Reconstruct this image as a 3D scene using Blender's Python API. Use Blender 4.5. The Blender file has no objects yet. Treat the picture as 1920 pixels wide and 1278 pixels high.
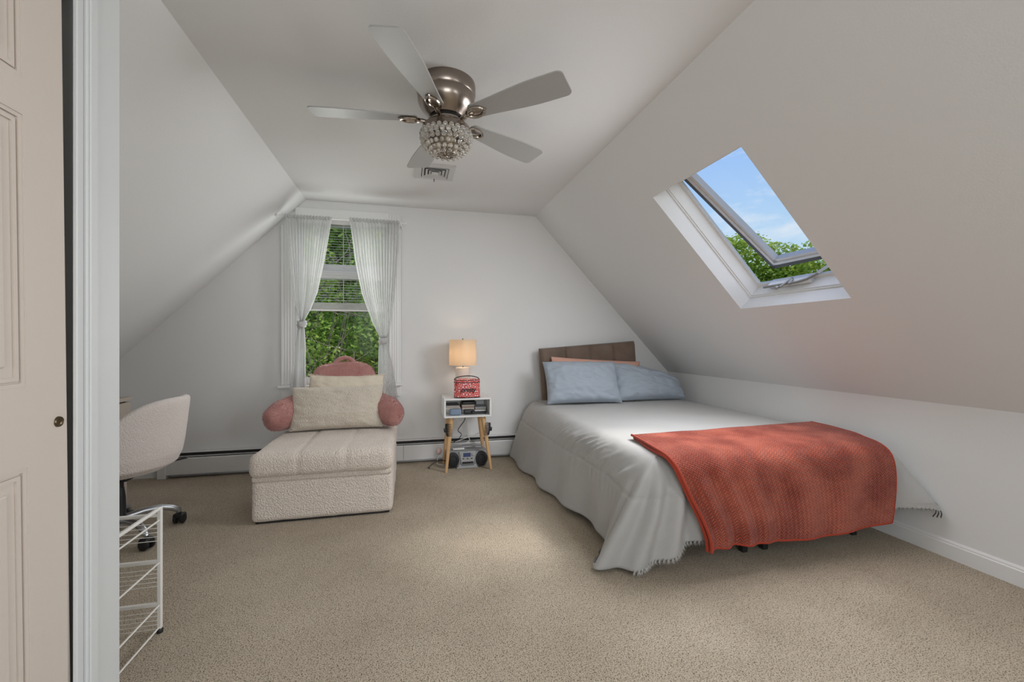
import bpy, bmesh, math, random
from mathutils import Vector, Matrix, noise
R = math.radians
PI = math.pi
C = bpy.context.scene.collection
sc = bpy.context.scene

# ------------------------------------------------------------------ helpers
class MB:
    """collects shapes, then links them as ONE mesh object"""
    def __init__(s):
        s.v = []; s.f = []; s.uv = None
    def add(s, vs, fs, M=None):
        o = len(s.v)
        s.v += [tuple(M @ Vector(p)) for p in vs] if M is not None else [tuple(p) for p in vs]
        s.f += [tuple(i + o for i in f) for f in fs]
        return s
    def box(s, x0, x1, y0, y1, z0, z1, bev=0.0, seg=2, M=None):
        bm = bmesh.new()
        bmesh.ops.create_cube(bm, size=1)
        for v in bm.verts:
            v.co = Vector(((x0 + x1) / 2 + v.co.x * (x1 - x0), (y0 + y1) / 2 + v.co.y * (y1 - y0), (z0 + z1) / 2 + v.co.z * (z1 - z0)))
        if bev > 0:
            bev = min(bev, .49 * min(abs(x1 - x0), abs(y1 - y0), abs(z1 - z0)))
            bmesh.ops.bevel(bm, geom=list(bm.edges), offset=bev, segments=seg, profile=.5, affect='EDGES')
        bm.verts.index_update()
        s.add([v.co.copy() for v in bm.verts], [[v.index for v in f.verts] for f in bm.faces], M)
        bm.free(); return s
    def tube(s, pts, r, n=8, caps=True, M=None):
        pts = [Vector(p) for p in pts]
        k = len(pts)
        rs = r if isinstance(r, (list, tuple)) else [r] * k
        vs = []; fs = []
        up = None
        for i, p in enumerate(pts):
            t = (pts[min(i + 1, k - 1)] - pts[max(i - 1, 0)]).normalized()
            if up is None:
                up = Vector((0, 0, 1)) if abs(t.z) < .9 else Vector((1, 0, 0))
            a = t.cross(up)
            if a.length < 1e-6:
                a = t.cross(Vector((0, 1, 0)))
            a.normalize(); b = a.cross(t).normalized(); up = b
            for j in range(n):
                q = 2 * PI * j / n
                vs.append(p + (a * math.cos(q) + b * math.sin(q)) * rs[i])
        for i in range(k - 1):
            for j in range(n):
                fs.append((i * n + j, i * n + (j + 1) % n, (i + 1) * n + (j + 1) % n, (i + 1) * n + j))
        if caps:
            fs.append(tuple(range(n - 1, -1, -1))); fs.append(tuple((k - 1) * n + j for j in range(n)))
        return s.add(vs, fs, M)
    def lathe(s, prof, n=32, c=(0, 0, 0), M=None, sx=1, sy=1, caps=True):
        vs = []; fs = []
        for r, z in prof:
            for j in range(n):
                q = 2 * PI * j / n
                vs.append((c[0] + r * sx * math.cos(q), c[1] + r * sy * math.sin(q), c[2] + z))
        k = len(prof)
        for i in range(k - 1):
            for j in range(n):
                fs.append((i * n + j, i * n + (j + 1) % n, (i + 1) * n + (j + 1) % n, (i + 1) * n + j))
        if caps:
            if prof[0][0] > 1e-4: fs.append(tuple(range(n - 1, -1, -1)))
            if prof[-1][0] > 1e-4: fs.append(tuple((k - 1) * n + j for j in range(n)))
        return s.add(vs, fs, M)
    def grid(s, fn, nu, nv, cu=False, cv=False, M=None):
        vs = []; fs = []
        du = nu if cu else nu - 1; dv = nv if cv else nv - 1
        for i in range(nu):
            for j in range(nv):
                vs.append(fn(i / du, j / dv))
        for i in range(du):
            for j in range(dv):
                a = i * nv + j; b = ((i + 1) % nu) * nv + j
                c = ((i + 1) % nu) * nv + (j + 1) % nv; d = i * nv + (j + 1) % nv
                fs.append((a, b, c, d))
        return s.add(vs, fs, M)
    def ball(s, c, r, sc_=(1, 1, 1), n=12, M=None):
        prof = [(max(r * math.sin(PI * i / n), 1e-5), -r * math.cos(PI * i / n)) for i in range(n + 1)]
        vs = []; fs = []
        m = n * 2
        for q, z in prof:
            for j in range(m):
                a = 2 * PI * j / m
                vs.append((c[0] + q * math.cos(a) * sc_[0], c[1] + q * math.sin(a) * sc_[1], c[2] + z * sc_[2]))
        for i in range(n):
            for j in range(m):
                fs.append((i * m + j, i * m + (j + 1) % m, (i + 1) * m + (j + 1) % m, (i + 1) * m + j))
        return s.add(vs, fs, M)
    def prism(s, poly, d, M=None):
        """poly: 3-d points of one planar outline, d: extrusion vector"""
        n = len(poly); d = Vector(d)
        vs = [Vector(p) for p in poly] + [Vector(p) + d for p in poly]
        fs = [tuple(range(n - 1, -1, -1)), tuple(range(n, 2 * n))]
        fs += [(i, (i + 1) % n, n + (i + 1) % n, n + i) for i in range(n)]
        return s.add(vs, fs, M)
    def quad(s, *p):
        return s.add(p, [tuple(range(len(p)))])
    def xf(s, M):
        s.v = [tuple(M @ Vector(p)) for p in s.v]; return s
    def build(s, name, m, parent=None, smooth=True, angle=40, sub=0, fix=False):
        me = bpy.data.meshes.new(name)
        base = Vector((0, 0, 0))
        if parent is None and s.v:
            xs = [p[0] for p in s.v]; ys = [p[1] for p in s.v]; zs = [p[2] for p in s.v]
            base = Vector(((min(xs) + max(xs)) / 2, (min(ys) + max(ys)) / 2, min(zs)))
        vv = [(p[0] - base.x, p[1] - base.y, p[2] - base.z) for p in s.v] if parent is None else s.v
        me.from_pydata(vv, [], s.f)
        me.update()
        if fix:
            bm = bmesh.new(); bm.from_mesh(me)
            bmesh.ops.remove_doubles(bm, verts=bm.verts, dist=1e-5)
            bmesh.ops.recalc_face_normals(bm, faces=bm.faces)
            bm.to_mesh(me); bm.free()
        if smooth:
            for p in me.polygons: p.use_smooth = True
            try: me.set_sharp_from_angle(angle=R(angle))
            except Exception: pass
        o = bpy.data.objects.new(name, me); C.objects.link(o)
        o.location = base
        me.materials.append(m)
        if parent is not None:
            o.parent = parent
            if parent.type == 'EMPTY':
                o.matrix_parent_inverse = Matrix.Translation(-Vector(parent.location))
        if sub:
            md = o.modifiers.new('sub', 'SUBSURF'); md.levels = sub; md.render_levels = sub
        return o

def props(o, label=None, cat=None, group=None, kind=None):
    if label: o['label'] = label
    if cat: o['category'] = cat
    if group: o['group'] = group
    if kind: o['kind'] = kind
    return o

def thing(name, label, cat, loc, group=None, kind=None):
    o = bpy.data.objects.new(name, None); C.objects.link(o)
    o.location = loc; o.empty_display_size = .1
    return props(o, label, cat, group, kind)

def tint(o, label):
    o['label'] = label; return o

def ns(p, k=1.0, s=0.0):
    return noise.noise(Vector((p[0] * k + s, p[1] * k + s * 1.7, p[2] * k - s)))

def lerp(a, b, t): return a + (b - a) * t
def vl(a, b, t): return tuple(lerp(x, y, t) for x, y in zip(a, b))
def sstep(t):
    t = max(0, min(1, t)); return t * t * (3 - 2 * t)

# ------------------------------------------------------------------ materials
def mat(name, col, rough=.6, metal=0.0, bump=None, var=None, sheen=0.0, spec=.5, fn=None, uv=False):
    """bump = (scale, distance, kind); var = (scale, second colour)"""
    m = bpy.data.materials.new(name); m.use_nodes = True
    nt = m.node_tree; N = nt.nodes; L = nt.links
    b = N['Principled BSDF']
    b.inputs['Base Color'].default_value = (*col, 1)
    b.inputs['Roughness'].default_value = rough
    b.inputs['Metallic'].default_value = metal
    b.inputs['Specular IOR Level'].default_value = spec
    if sheen:
        b.inputs['Sheen Weight'].default_value = sheen
        b.inputs['Sheen Roughness'].default_value = .4
    tc = N.new('ShaderNodeTexCoord')
    if var:
        n = N.new('ShaderNodeTexNoise'); n.inputs['Scale'].default_value = var[0]; n.inputs['Detail'].default_value = 3
        L.new(tc.outputs['Object'], n.inputs['Vector'])
        r = N.new('ShaderNodeValToRGB')
        lo, hi = (var[2], var[3]) if len(var) > 2 else (.35, .65)
        r.color_ramp.elements[0].position = lo; r.color_ramp.elements[1].position = hi
        r.color_ramp.elements[0].color = (*col, 1); r.color_ramp.elements[1].color = (*var[1], 1)
        L.new(n.outputs['Fac'], r.inputs['Fac']); L.new(r.outputs['Color'], b.inputs['Base Color'])
    if bump:
        kind = bump[2] if len(bump) > 2 else 'noise'
        if kind == 'noise':
            n = N.new('ShaderNodeTexNoise'); n.inputs['Detail'].default_value = 4; out = n.outputs['Fac']
        else:
            n = N.new('ShaderNodeTexVoronoi'); n.feature = 'SMOOTH_F1'; out = n.outputs['Distance']
        n.inputs['Scale'].default_value = bump[0]
        L.new(tc.outputs['Object'], n.inputs['Vector'])
        bp = N.new('ShaderNodeBump'); bp.inputs['Distance'].default_value = bump[1]; bp.inputs['Strength'].default_value = 1
        if kind != 'noise': bp.invert = True
        L.new(out, bp.inputs['Height']); L.new(bp.outputs['Normal'], b.inputs['Normal'])
    if fn: fn(nt, b, tc)
    return m

def translucent(name, col, t=.5, transp=0.0, rough=.9, bump=None):
    m = bpy.data.materials.new(name); m.use_nodes = True
    nt = m.node_tree; N = nt.nodes; L = nt.links
    N.remove(N['Principled BSDF']); out = N['Material Output']
    d = N.new('ShaderNodeBsdfDiffuse'); d.inputs['Color'].default_value = (*col, 1)
    tr = N.new('ShaderNodeBsdfTranslucent'); tr.inputs['Color'].default_value = (*col, 1)
    mx = N.new('ShaderNodeMixShader'); mx.inputs[0].default_value = t
    L.new(d.outputs[0], mx.inputs[1]); L.new(tr.outputs[0], mx.inputs[2])
    last = mx
    if transp:
        tp = N.new('ShaderNodeBsdfTransparent'); m2 = N.new('ShaderNodeMixShader'); m2.inputs[0].default_value = transp
        L.new(mx.outputs[0], m2.inputs[1]); L.new(tp.outputs[0], m2.inputs[2]); last = m2
    L.new(last.outputs[0], out.inputs['Surface'])
    if bump:
        tc = N.new('ShaderNodeTexCoord'); n = N.new('ShaderNodeTexNoise'); n.inputs['Scale'].default_value = bump[0]
        L.new(tc.outputs['Object'], n.inputs['Vector'])
        bp = N.new('ShaderNodeBump'); bp.inputs['Distance'].default_value = bump[1]
        L.new(n.outputs['Fac'], bp.inputs['Height'])
        L.new(bp.outputs[0], d.inputs['Normal']); L.new(bp.outputs[0], tr.inputs['Normal'])
    return m

def glass(name, col=(1, 1, 1), refl=.03):
    m = bpy.data.materials.new(name); m.use_nodes = True
    nt = m.node_tree; N = nt.nodes; L = nt.links
    N.remove(N['Principled BSDF']); out = N['Material Output']
    t = N.new('ShaderNodeBsdfTransparent'); t.inputs['Color'].default_value = (*col, 1)
    g = N.new('ShaderNodeBsdfGlossy'); g.inputs['Roughness'].default_value = .02
    mx = N.new('ShaderNodeMixShader'); mx.inputs[0].default_value = refl
    L.new(t.outputs[0], mx.inputs[1]); L.new(g.outputs[0], mx.inputs[2]); L.new(mx.outputs[0], out.inputs['Surface'])
    return m

def emis(name, col, s):
    m = bpy.data.materials.new(name); m.use_nodes = True
    b = m.node_tree.nodes['Principled BSDF']
    b.inputs['Base Color'].default_value = (*col, 1)
    b.inputs['Emission Color'].default_value = (*col, 1); b.inputs['Emission Strength'].default_value = s
    return m

def carpet_fn(nt, b, tc):
    N = nt.nodes; L = nt.links
    n1 = N.new('ShaderNodeTexNoise'); n1.inputs['Scale'].default_value = 250; n1.inputs['Detail'].default_value = 2; n1.inputs['Distortion'].default_value = .6
    n2 = N.new('ShaderNodeTexNoise'); n2.inputs['Scale'].default_value = 2.2; n2.inputs['Detail'].default_value = 3
    for n in (n1, n2): L.new(tc.outputs['Object'], n.inputs['Vector'])
    r = N.new('ShaderNodeValToRGB')
    e = r.color_ramp.elements
    e[0].position = .355; e[0].color = (.13, .10, .066, 1)  # yarn speckle, darkest in pile hollows: gap shade put into the colour
    e[1].position = .52; e[1].color = (.58, .50, .395, 1)
    x = e.new(.44); x.color = (.43, .36, .272, 1)
    L.new(n1.outputs['Fac'], r.inputs['Fac'])
    r2 = N.new('ShaderNodeValToRGB'); r2.color_ramp.elements[0].position = .3; r2.color_ramp.elements[1].position = .7
    r2.color_ramp.elements[0].color = (.86, .85, .84, 1); r2.color_ramp.elements[1].color = (1.06, 1.06, 1.06, 1)
    L.new(n2.outputs['Fac'], r2.inputs['Fac'])
    mx = N.new('ShaderNodeMix'); mx.data_type = 'RGBA'; mx.blend_type = 'MULTIPLY'; mx.inputs[0].default_value = 1
    L.new(r.outputs['Color'], mx.inputs[6]); L.new(r2.outputs['Color'], mx.inputs[7])
    L.new(mx.outputs[2], b.inputs['Base Color'])
    bp = N.new('ShaderNodeBump'); bp.inputs['Distance'].default_value = .007
    L.new(n1.outputs['Fac'], bp.inputs['Height']); L.new(bp.outputs[0], b.inputs['Normal'])

def bag_fn(nt, b, tc):
    N = nt.nodes; L = nt.links
    v = N.new('ShaderNodeTexVoronoi'); v.inputs['Scale'].default_value = 30; v.inputs['Randomness'].default_value = .6
    v.voronoi_dimensions = '2D'
    sx = N.new('ShaderNodeSeparateXYZ'); cx = N.new('ShaderNodeCombineXYZ'); L.new(tc.outputs['Object'], sx.inputs[0])
    L.new(sx.outputs['X'], cx.inputs['X']); L.new(sx.outputs['Z'], cx.inputs['Y']); L.new(cx.outputs[0], v.inputs['Vector'])
    r = N.new('ShaderNodeValToRGB'); r.color_ramp.interpolation = 'CONSTANT'
    e = r.color_ramp.elements
    e[0].position = 0; e[0].color = (.72, .48, .46, 1)
    e[1].position = .24; e[1].color = (.50, .025, .035, 1)
    x = e.new(.47); x.color = (.78, .34, .29, 1)
    y = e.new(.60); y.color = (.55, .035, .04, 1)
    L.new(v.outputs['Distance'], r.inputs['Fac']); L.new(r.outputs['Color'], b.inputs['Base Color'])

def chevron_fn(nt, b, tc):
    """woven zigzag pile: height from |frac(x)| + y"""
    N = nt.nodes; L = nt.links
    sep = N.new('ShaderNodeSeparateXYZ'); L.new(tc.outputs['UV'], sep.inputs[0])
    def mth(op, a, c=None):
        n = N.new('ShaderNodeMath'); n.operation = op
        for i, q in enumerate((a, c)):
            if q is None: continue
            if isinstance(q, (int, float)): n.inputs[i].default_value = q
            else: L.new(q, n.inputs[i])
        return n.outputs[0]
    tri = mth('PINGPONG', mth('MULTIPLY', sep.outputs['X'], 1.0), .014)
    w = mth('ADD', mth('MULTIPLY', tri, 1.0), sep.outputs['Y'])
    s = mth('SINE', mth('MULTIPLY', w, 2 * PI / .015))
    n2 = N.new('ShaderNodeTexNoise'); n2.inputs['Scale'].default_value = 260
    L.new(tc.outputs['Object'], n2.inputs['Vector'])
    h = mth('ADD', mth('MULTIPLY', s, .5), n2.outputs['Fac'])
    bp = N.new('ShaderNodeBump'); bp.inputs['Distance'].default_value = .0055
    L.new(h, bp.inputs['Height']); L.new(bp.outputs[0], b.inputs['Normal'])
    n3 = N.new('ShaderNodeTexNoise'); n3.inputs['Scale'].default_value = 4.5; n3.inputs['Detail'].default_value = 4
    L.new(tc.outputs['Object'], n3.inputs['Vector'])
    r = N.new('ShaderNodeValToRGB'); r.color_ramp.elements[0].position = .40; r.color_ramp.elements[1].position = .62
    r.color_ramp.elements[0].color = (.33, .050, .024, 1); r.color_ramp.elements[1].color = (.55, .125, .072, 1)  # lighter blotches put the plush sheen into the colour
    L.new(n3.outputs['Fac'], r.inputs['Fac'])
    mr = N.new('ShaderNodeMapRange'); mr.inputs[1].default_value = -1; mr.inputs[2].default_value = 1; mr.inputs[3].default_value = .70; mr.inputs[4].default_value = 1.05  # woven zigzag tone, with the pile's light and dark put into it
    L.new(s, mr.inputs[0])
    mm = N.new('ShaderNodeMix'); mm.data_type = 'RGBA'; mm.blend_type = 'MULTIPLY'; mm.inputs[0].default_value = 1
    L.new(r.outputs['Color'], mm.inputs[6]); L.new(mr.outputs[0], mm.inputs[7]); L.new(mm.outputs[2], b.inputs['Base Color'])

def wood_fn(a, c):
    def f(nt, b, tc):
        N = nt.nodes; L = nt.links
        mp = N.new('ShaderNodeMapping'); mp.inputs['Scale'].default_value = (18, 18, 1.2)
        L.new(tc.outputs['Object'], mp.inputs[0])
        n = N.new('ShaderNodeTexNoise'); n.inputs['Scale'].default_value = 6; n.inputs['Detail'].default_value = 4
        L.new(mp.outputs[0], n.inputs['Vector'])
        r = N.new('ShaderNodeValToRGB'); r.color_ramp.elements[0].position = .35; r.color_ramp.elements[1].position = .65
        r.color_ramp.elements[0].color = (*a, 1); r.color_ramp.elements[1].color = (*c, 1)
        L.new(n.outputs['Fac'], r.inputs['Fac']); L.new(r.outputs['Color'], b.inputs['Base Color'])
    return f

def leaf_mat(name, c1, c2, c3):
    m = bpy.data.materials.new(name); m.use_nodes = True
    nt = m.node_tree; N = nt.nodes; L = nt.links
    N.remove(N['Principled BSDF']); out = N['Material Output']
    at = N.new('ShaderNodeAttribute'); at.attribute_name = 'leaf'
    r = N.new('ShaderNodeValToRGB'); e = r.color_ramp.elements
    e[0].position = 0; e[0].color = (*c1, 1); e[1].position = 1; e[1].color = (*c3, 1)
    x = e.new(.5); x.color = (*c2, 1)
    L.new(at.outputs['Fac'], r.inputs['Fac'])
    d = N.new('ShaderNodeBsdfDiffuse'); t = N.new('ShaderNodeBsdfTranslucent')
    L.new(r.outputs[0], d.inputs[0]); L.new(r.outputs[0], t.inputs[0])
    mx = N.new('ShaderNodeMixShader'); mx.inputs[0].default_value = .4
    L.new(d.outputs[0], mx.inputs[1]); L.new(t.outputs[0], mx.inputs[2]); L.new(mx.outputs[0], out.inputs['Surface'])
    return m

WALLC = (.715, .717, .712)
M = {}
M['wall'] = mat('wall_paint', WALLC, .75, bump=(140, .0004), spec=.3)
M['ceil'] = mat('ceiling_paint', (.715, .714, .708), .85, bump=(120, .0005), spec=.2)
M['trim'] = mat('white_trim_paint', (.74, .74, .73), .35)
M['ctrim'] = mat('cool_white_trim', (.63, .65, .65), .4)
M['door'] = mat('cream_door_paint', (.60, .535, .475), .45, bump=(60, .0006))
M['dark'] = mat('void_shade', (.02, .02, .02), .8)  # near-black colour that stands in for shade in gaps
M['black'] = mat('black_plastic', (.015, .015, .016), .4)
M['blackm'] = mat('black_metal', (.012, .012, .012), .5)
M['carpet'] = mat('beige_carpet', (.3, .24, .17), .95, spec=.05, fn=carpet_fn)
M['heater'] = mat('heater_enamel', (.66, .66, .655), .4)
M['comf'] = mat('light_grey_comforter', (.41, .405, .395), .75, bump=(350, .0006), sheen=.15, spec=.25)
M['fringe'] = mat('frayed_threads', (.68, .67, .64), .9, spec=.1)
M['mattress'] = mat('mattress_ticking', (.6, .6, .58), .9)
M['throw'] = mat('rust_plush_throw', (.43, .06, .03), .75, sheen=.18, spec=.15, fn=chevron_fn)
M['throwhem'] = mat('rust_hem', (.36, .05, .026), .8, bump=(300, .001), sheen=.15, spec=.2)
M['bluep'] = mat('blue_grey_cotton', (.33, .375, .43), .8, bump=(400, .0004), sheen=.1, spec=.2)
M['pinkp'] = mat('salmon_cotton', (.60, .345, .27), .8, bump=(400, .0004), spec=.2)
M['headb'] = mat('brown_velvet', (.125, .09, .068), .7, bump=(220, .0008), var=(6, (.175, .128, .10)), sheen=.4, spec=.2)
M['boucle'] = mat('cream_boucle', (.67, .59, .52), .95, bump=(140, .0065, 'vor'), sheen=.3, spec=.1)
M['boucle2'] = mat('pink_white_boucle', (.70, .635, .60), .95, bump=(170, .0030, 'vor'), sheen=.3, spec=.1)
M['cream'] = mat('cream_teddy', (.62, .555, .465), .95, bump=(150, .0065, 'vor'), sheen=.3, spec=.1)
M['cream2'] = mat('ivory_fleece', (.70, .62, .50), .95, bump=(160, .004), sheen=.3, spec=.1)
M['fur'] = mat('dusty_pink_fur', (.42, .195, .175), .8, bump=(90, .006), var=(7, (.52, .27, .245)), sheen=.5, spec=.15)
M['nickel'] = mat('brushed_nickel', (.30, .255, .22), .27, 1.0, bump=(30, .0003))
M['nickel2'] = mat('polished_nickel', (.42, .37, .32), .18, 1.0)
M['blade'] = mat('silver_grey_blade', (.36, .355, .34), .34, spec=.5)
M['vent'] = mat('vent_enamel', (.55, .545, .535), .45)
M['wood'] = mat('light_oak', (.5, .3, .14), .5, fn=wood_fn((.56, .34, .16), (.66, .43, .22)))
M['wood2'] = mat('orange_pine', (.5, .25, .1), .5, fn=wood_fn((.40, .2, .08), (.5, .27, .12)))
M['desk'] = mat('beige_laminate', (.42, .36, .30), .5)
M['whitelam'] = mat('white_laminate', (.76, .76, .75), .35)
M['bag'] = mat('red_ring_print', (.6, .1, .1), .35, fn=bag_fn)
M['shade'] = translucent('linen_shade', (.80, .70, .57), .55)
M['bulb'] = emis('warm_bulb', (1, .78, .55), 25)
M['ceramic'] = mat('textured_white_ceramic', (.66, .59, .53), .6, bump=(150, .003, 'vor'))
M['speaker'] = mat('slate_blue_fabric', (.20, .26, .35), .8, bump=(500, .001))
M['silver'] = mat('silver_plastic', (.42, .43, .44), .35, .3)
M['greyp'] = mat('grey_plastic', (.22, .225, .23), .45)
M['display'] = mat('blue_display', (.05, .07, .16), .15)
M['grille'] = mat('black_grille', (.012, .012, .015), .6, bump=(600, .0008))
M['wcord'] = mat('white_cord', (.72, .71, .69), .5)
M['paper'] = mat('paper_edges', (.62, .58, .52), .8)
M['mag1'] = mat('grey_cover', (.25, .24, .24), .5)
M['mag2'] = mat('tan_cover', (.42, .30, .22), .5)
M['mag3'] = mat('rose_cover', (.42, .16, .17), .5)
M['mag4'] = mat('teal_cover', (.12, .2, .2), .5)
M['steel'] = mat('satin_steel', (.52, .54, .57), .3, .9)
M['wire'] = mat('white_wire', (.78, .76, .72), .4)
M['bronze'] = mat('aged_bronze', (.13, .10, .06), .3, .9)
M['curtain'] = translucent('sheer_white_voile', (.68, .68, .675), .4, .24)
M['ties'] = translucent('voile_tie', (.66, .66, .66), .3)
M['blind'] = translucent('white_slats', (.8, .8, .78), .25)
M['glass'] = glass('window_glass')
M['crystal'] = mat('clear_crystal', (.95, .93, .88), .03)
_b = M['crystal'].node_tree.nodes['Principled BSDF']; _b.inputs['Transmission Weight'].default_value = .8; _b.inputs['IOR'].default_value = 1.5
M['frost'] = glass('smoky_glass', (.86, .82, .76), .10)
M['pinkplug'] = mat('pale_pink_plastic', (.66, .5, .47), .4)
M['clad'] = mat('dark_bronze_cladding', (.06, .055, .05), .5)
M['sashp'] = mat('sash_white', (.64, .62, .60), .4)
M['zinc'] = mat('zinc_steel', (.30, .30, .29), .35, .7)
M['leafA'] = leaf_mat('vine_leaves', (.16, .28, .04), (.48, .68, .12), (.80, .88, .26))
M['leafB'] = leaf_mat('treetop_leaves', (.14, .24, .03), (.44, .56, .09), (.74, .78, .20))
M['twig'] = mat('tan_twigs', (.36, .27, .20), .8)
M['bark'] = mat('brown_bark', (.09, .065, .045), .9)
M['lawn'] = mat('outside_grass', (.05, .09, .02), .95, var=(3, (.09, .13, .03)))
M['ink'] = mat('black_lettering', (.01, .008, .01), .4)

# ------------------------------------------------------------------ camera
cam = bpy.data.cameras.new('camera'); co = bpy.data.objects.new('camera', cam); C.objects.link(co)
YAW = math.atan(194 / 800)
co.location = (0, 0, 1.1); co.rotation_euler = (R(90), 0, -YAW)
cam.sensor_width = 36; cam.lens = 15.0; cam.clip_start = .05; cam.clip_end = 200
sc.camera = co

# ------------------------------------------------------------------ room shell
YB, YF = 4.01, -2.6
ZC = 2.32
XR, ZR = 2.67, .777
CL, CR = -.862, 1.205
XL = -2.56; ZL = ZC - (CL - XL) * 1.008
def slopeR(u, y, d=0.0):
    return Vector((CR + .6885 * u + .7252 * d, y, ZC - .7252 * u + .6885 * d))
UR = 2.1277
def struct(o): o['kind'] = 'structure'; return o

struct(MB().quad((XL, YF, 0), (XR, YF, 0), (XR, YB, 0), (XL, YB, 0)).build('floor', M['carpet'], smooth=False))
struct(MB().quad((CL, YF, ZC), (CL, YB, ZC), (CR, YB, ZC), (CR, YF, ZC)).build('ceiling', M['ceil'], smooth=False))
struct(MB().quad((XL, YF, ZL), (XL, YB, ZL), (CL, YB, ZC), (CL, YF, ZC)).build('wall_slope_left', M['wall'], smooth=False))
struct(MB().quad((XL, YF, 0), (XL, YB, 0), (XL, YB, ZL), (XL, YF, ZL)).build('wall_left', M['wall'], smooth=False))
struct(MB().quad((XR, YF, 0), (XR, YF, ZR), (XR, YB, ZR), (XR, YB, 0)).build('wall_right', M['wall'], smooth=False))
# right slope with the skylight opening and an added, unseen one for rear fill
U0, U1, S0, S1 = .4316, 1.385, 1.68, 2.412
m = MB()
for (ua, ub, ya, yb) in ((0, UR, YF, -1.2), (0, U0, -1.2, -.3), (U1, UR, -1.2, -.3), (0, UR, -.3, S0), (0, UR, S1, YB), (0, U0, S0, S1), (U1, UR, S0, S1)):
    m.quad(slopeR(ua, ya), slopeR(ub, ya), slopeR(ub, yb), slopeR(ua, yb))
struct(m.build('wall_slope_right', M['wall'], smooth=False, fix=True))

def gable(y, hx0, hx1, hz0, hz1, name):
    m = MB()
    def top(x):
        if x < CL: return ZL + (x - XL) / (CL - XL) * (ZC - ZL)
        if x > CR: return ZC - (x - CR) / (XR - CR) * (ZC - ZR)
        return ZC
    xs = sorted({XL, CL, CR, XR, hx0, hx1})
    for a, b in zip(xs, xs[1:]):
        if hx0 <= a and b <= hx1:
            m.quad((a, y, 0), (b, y, 0), (b, y, hz0), (a, y, hz0))
            m.quad((a, y, hz1), (b, y, hz1), (b, y, top(b)), (a, y, top(a)))
        else:
            m.quad((a, y, 0), (b, y, 0), (b, y, top(b)), (a, y, top(a)))
    return struct(m.build(name, M['wall'], smooth=False))
WX0, WX1, WZ0, WZ1 = -.945, -.172, .72, 2.17
gable(YB, WX0, WX1, WZ0, WZ1, 'wall_back')
gable(YF, -.7, .9, .7, 2.0, 'wall_front')  # opening added for the unseen rear fill lamp

# baseboards
def baseprof(m, a, b, nrm, z=.09):
    """stepped baseboard from a to b, nrm points into the room"""
    a = Vector((*a, 0)); b = Vector((*b, 0)); n = Vector((*nrm, 0))
    pr = [(0, 0), (.014, 0), (.014, z * .78), (.010, z * .84), (.010, z * .9), (.004, z), (0, z)]
    pa = [a + n * p[0] + Vector((0, 0, p[1])) for p in pr]; d = b - a
    return m.prism(pa, d)
struct(baseprof(MB(), (XR, YF), (XR, 3.93), (-1, 0)).build('baseboard_right', M['trim'], smooth=False, fix=True))

# ------------------------------------------------------------------ closet wall on the left with its sliding door
WXc, YE = -.82, 1.48
m = MB()
m.quad((WXc, 1.36, 0), (WXc, YE, 0), (WXc, YE, ZC), (WXc, 1.36, ZC))
m.quad((WXc, .52, 2.06), (WXc, 1.36, 2.06), (WXc, 1.36, ZC), (WXc, .52, ZC))
m.quad((WXc, YF, 0), (WXc, .52, 0), (WXc, .52, ZC), (WXc, YF, ZC))
m.quad((WXc, YE, 0), (XL, YE, 0), (XL, YE, ZL), (CL, YE, ZC), (WXc, YE, ZC))
m.quad((WXc, 1.36, 0), (-.93, 1.36, 0), (-.93, 1.36, 2.06), (WXc, 1.36, 2.06))
struct(m.build('wall_closet', M['ctrim'], smooth=False))
m = MB()
xf = WXc
def strip(y0, y1, t, z0=0, z1=2.12): m.box(xf, xf + t, y0, y1, z0, z1, .002, 1)
strip(1.3005, 1.316, .010); strip(1.316, 1.330, .006); strip(1.330, 1.340, .013); strip(1.340, 1.368, .015)
struct(m.build('trim_1', M['ctrim'], smooth=False))
struct(baseprof(MB(), (xf, 1.368), (xf, YE + .012), (1, 0), .095).build('baseboard_closet', M['trim'], smooth=False, fix=True))

door = thing('door_1', None, None, (WXc, .9, 0), kind='structure')
dx = -.826
Md = Matrix.Translation(Vector((0, 1.29, 1.1))) @ Matrix.Rotation(R(.95), 4, 'X') @ Matrix.Translation(Vector((0, -1.29, -1.1)))
DY0, DY1 = .50, 1.289
m = MB(); m.box(dx - .035, dx - .008, DY0, DY1, .015, 2.035)
# stiles and rails in relief, leaving six recessed panels
st = .113; ml = (DY0 + DY1) / 2
rails = [(.015, .26), (.82, 1.0), (1.60, 1.68), (1.92, 2.035)]
for a, b in ((DY0, DY0 + st), (DY1 - st, DY1)): m.box(dx - .012, dx, a, b, .015, 2.035)
for a, b in rails: m.box(dx - .012, dx, DY0 + st, DY1 - st, a, b)
for a, b in ((.26, .82), (1.0, 1.60), (1.68, 1.92)): m.box(dx - .012, dx, ml - .045, ml + .045, a, b)
cols = [(DY0 + st, ml - .045), (ml + .045, DY1 - st)]
for ya, yb in cols:
    for (r0, r1) in ((.26, .82), (1.0, 1.60), (1.68, 1.92)):
        # raised bead round each panel and its raised field
        e = .016
        for k, (w, t) in enumerate(((0, .0035), (.014, .0025))):
            a0, a1, z0, z1 = ya + w, yb - w, r0 + w, r1 - w
            bw = .009
            for q in ((a0, a0 + bw, z0, z1), (a1 - bw, a1, z0, z1), (a0 + bw, a1 - bw, z0, z0 + bw), (a0 + bw, a1 - bw, z1 - bw, z1)):
                m.box(dx - .012, dx - .006 + t, q[0], q[1], q[2], q[3])
        m.box(dx - .012, dx - .003, ya + .045, yb - .045, r0 + .045, r1 - .045, .004, 2)
m.xf(Md); m.build('door_panel', M['door'], door, smooth=False)
m = MB()
Mk = Matrix.Translation(Vector((dx, 1.262, .905))) @ Matrix.Rotation(R(90), 4, 'Y')
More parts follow.
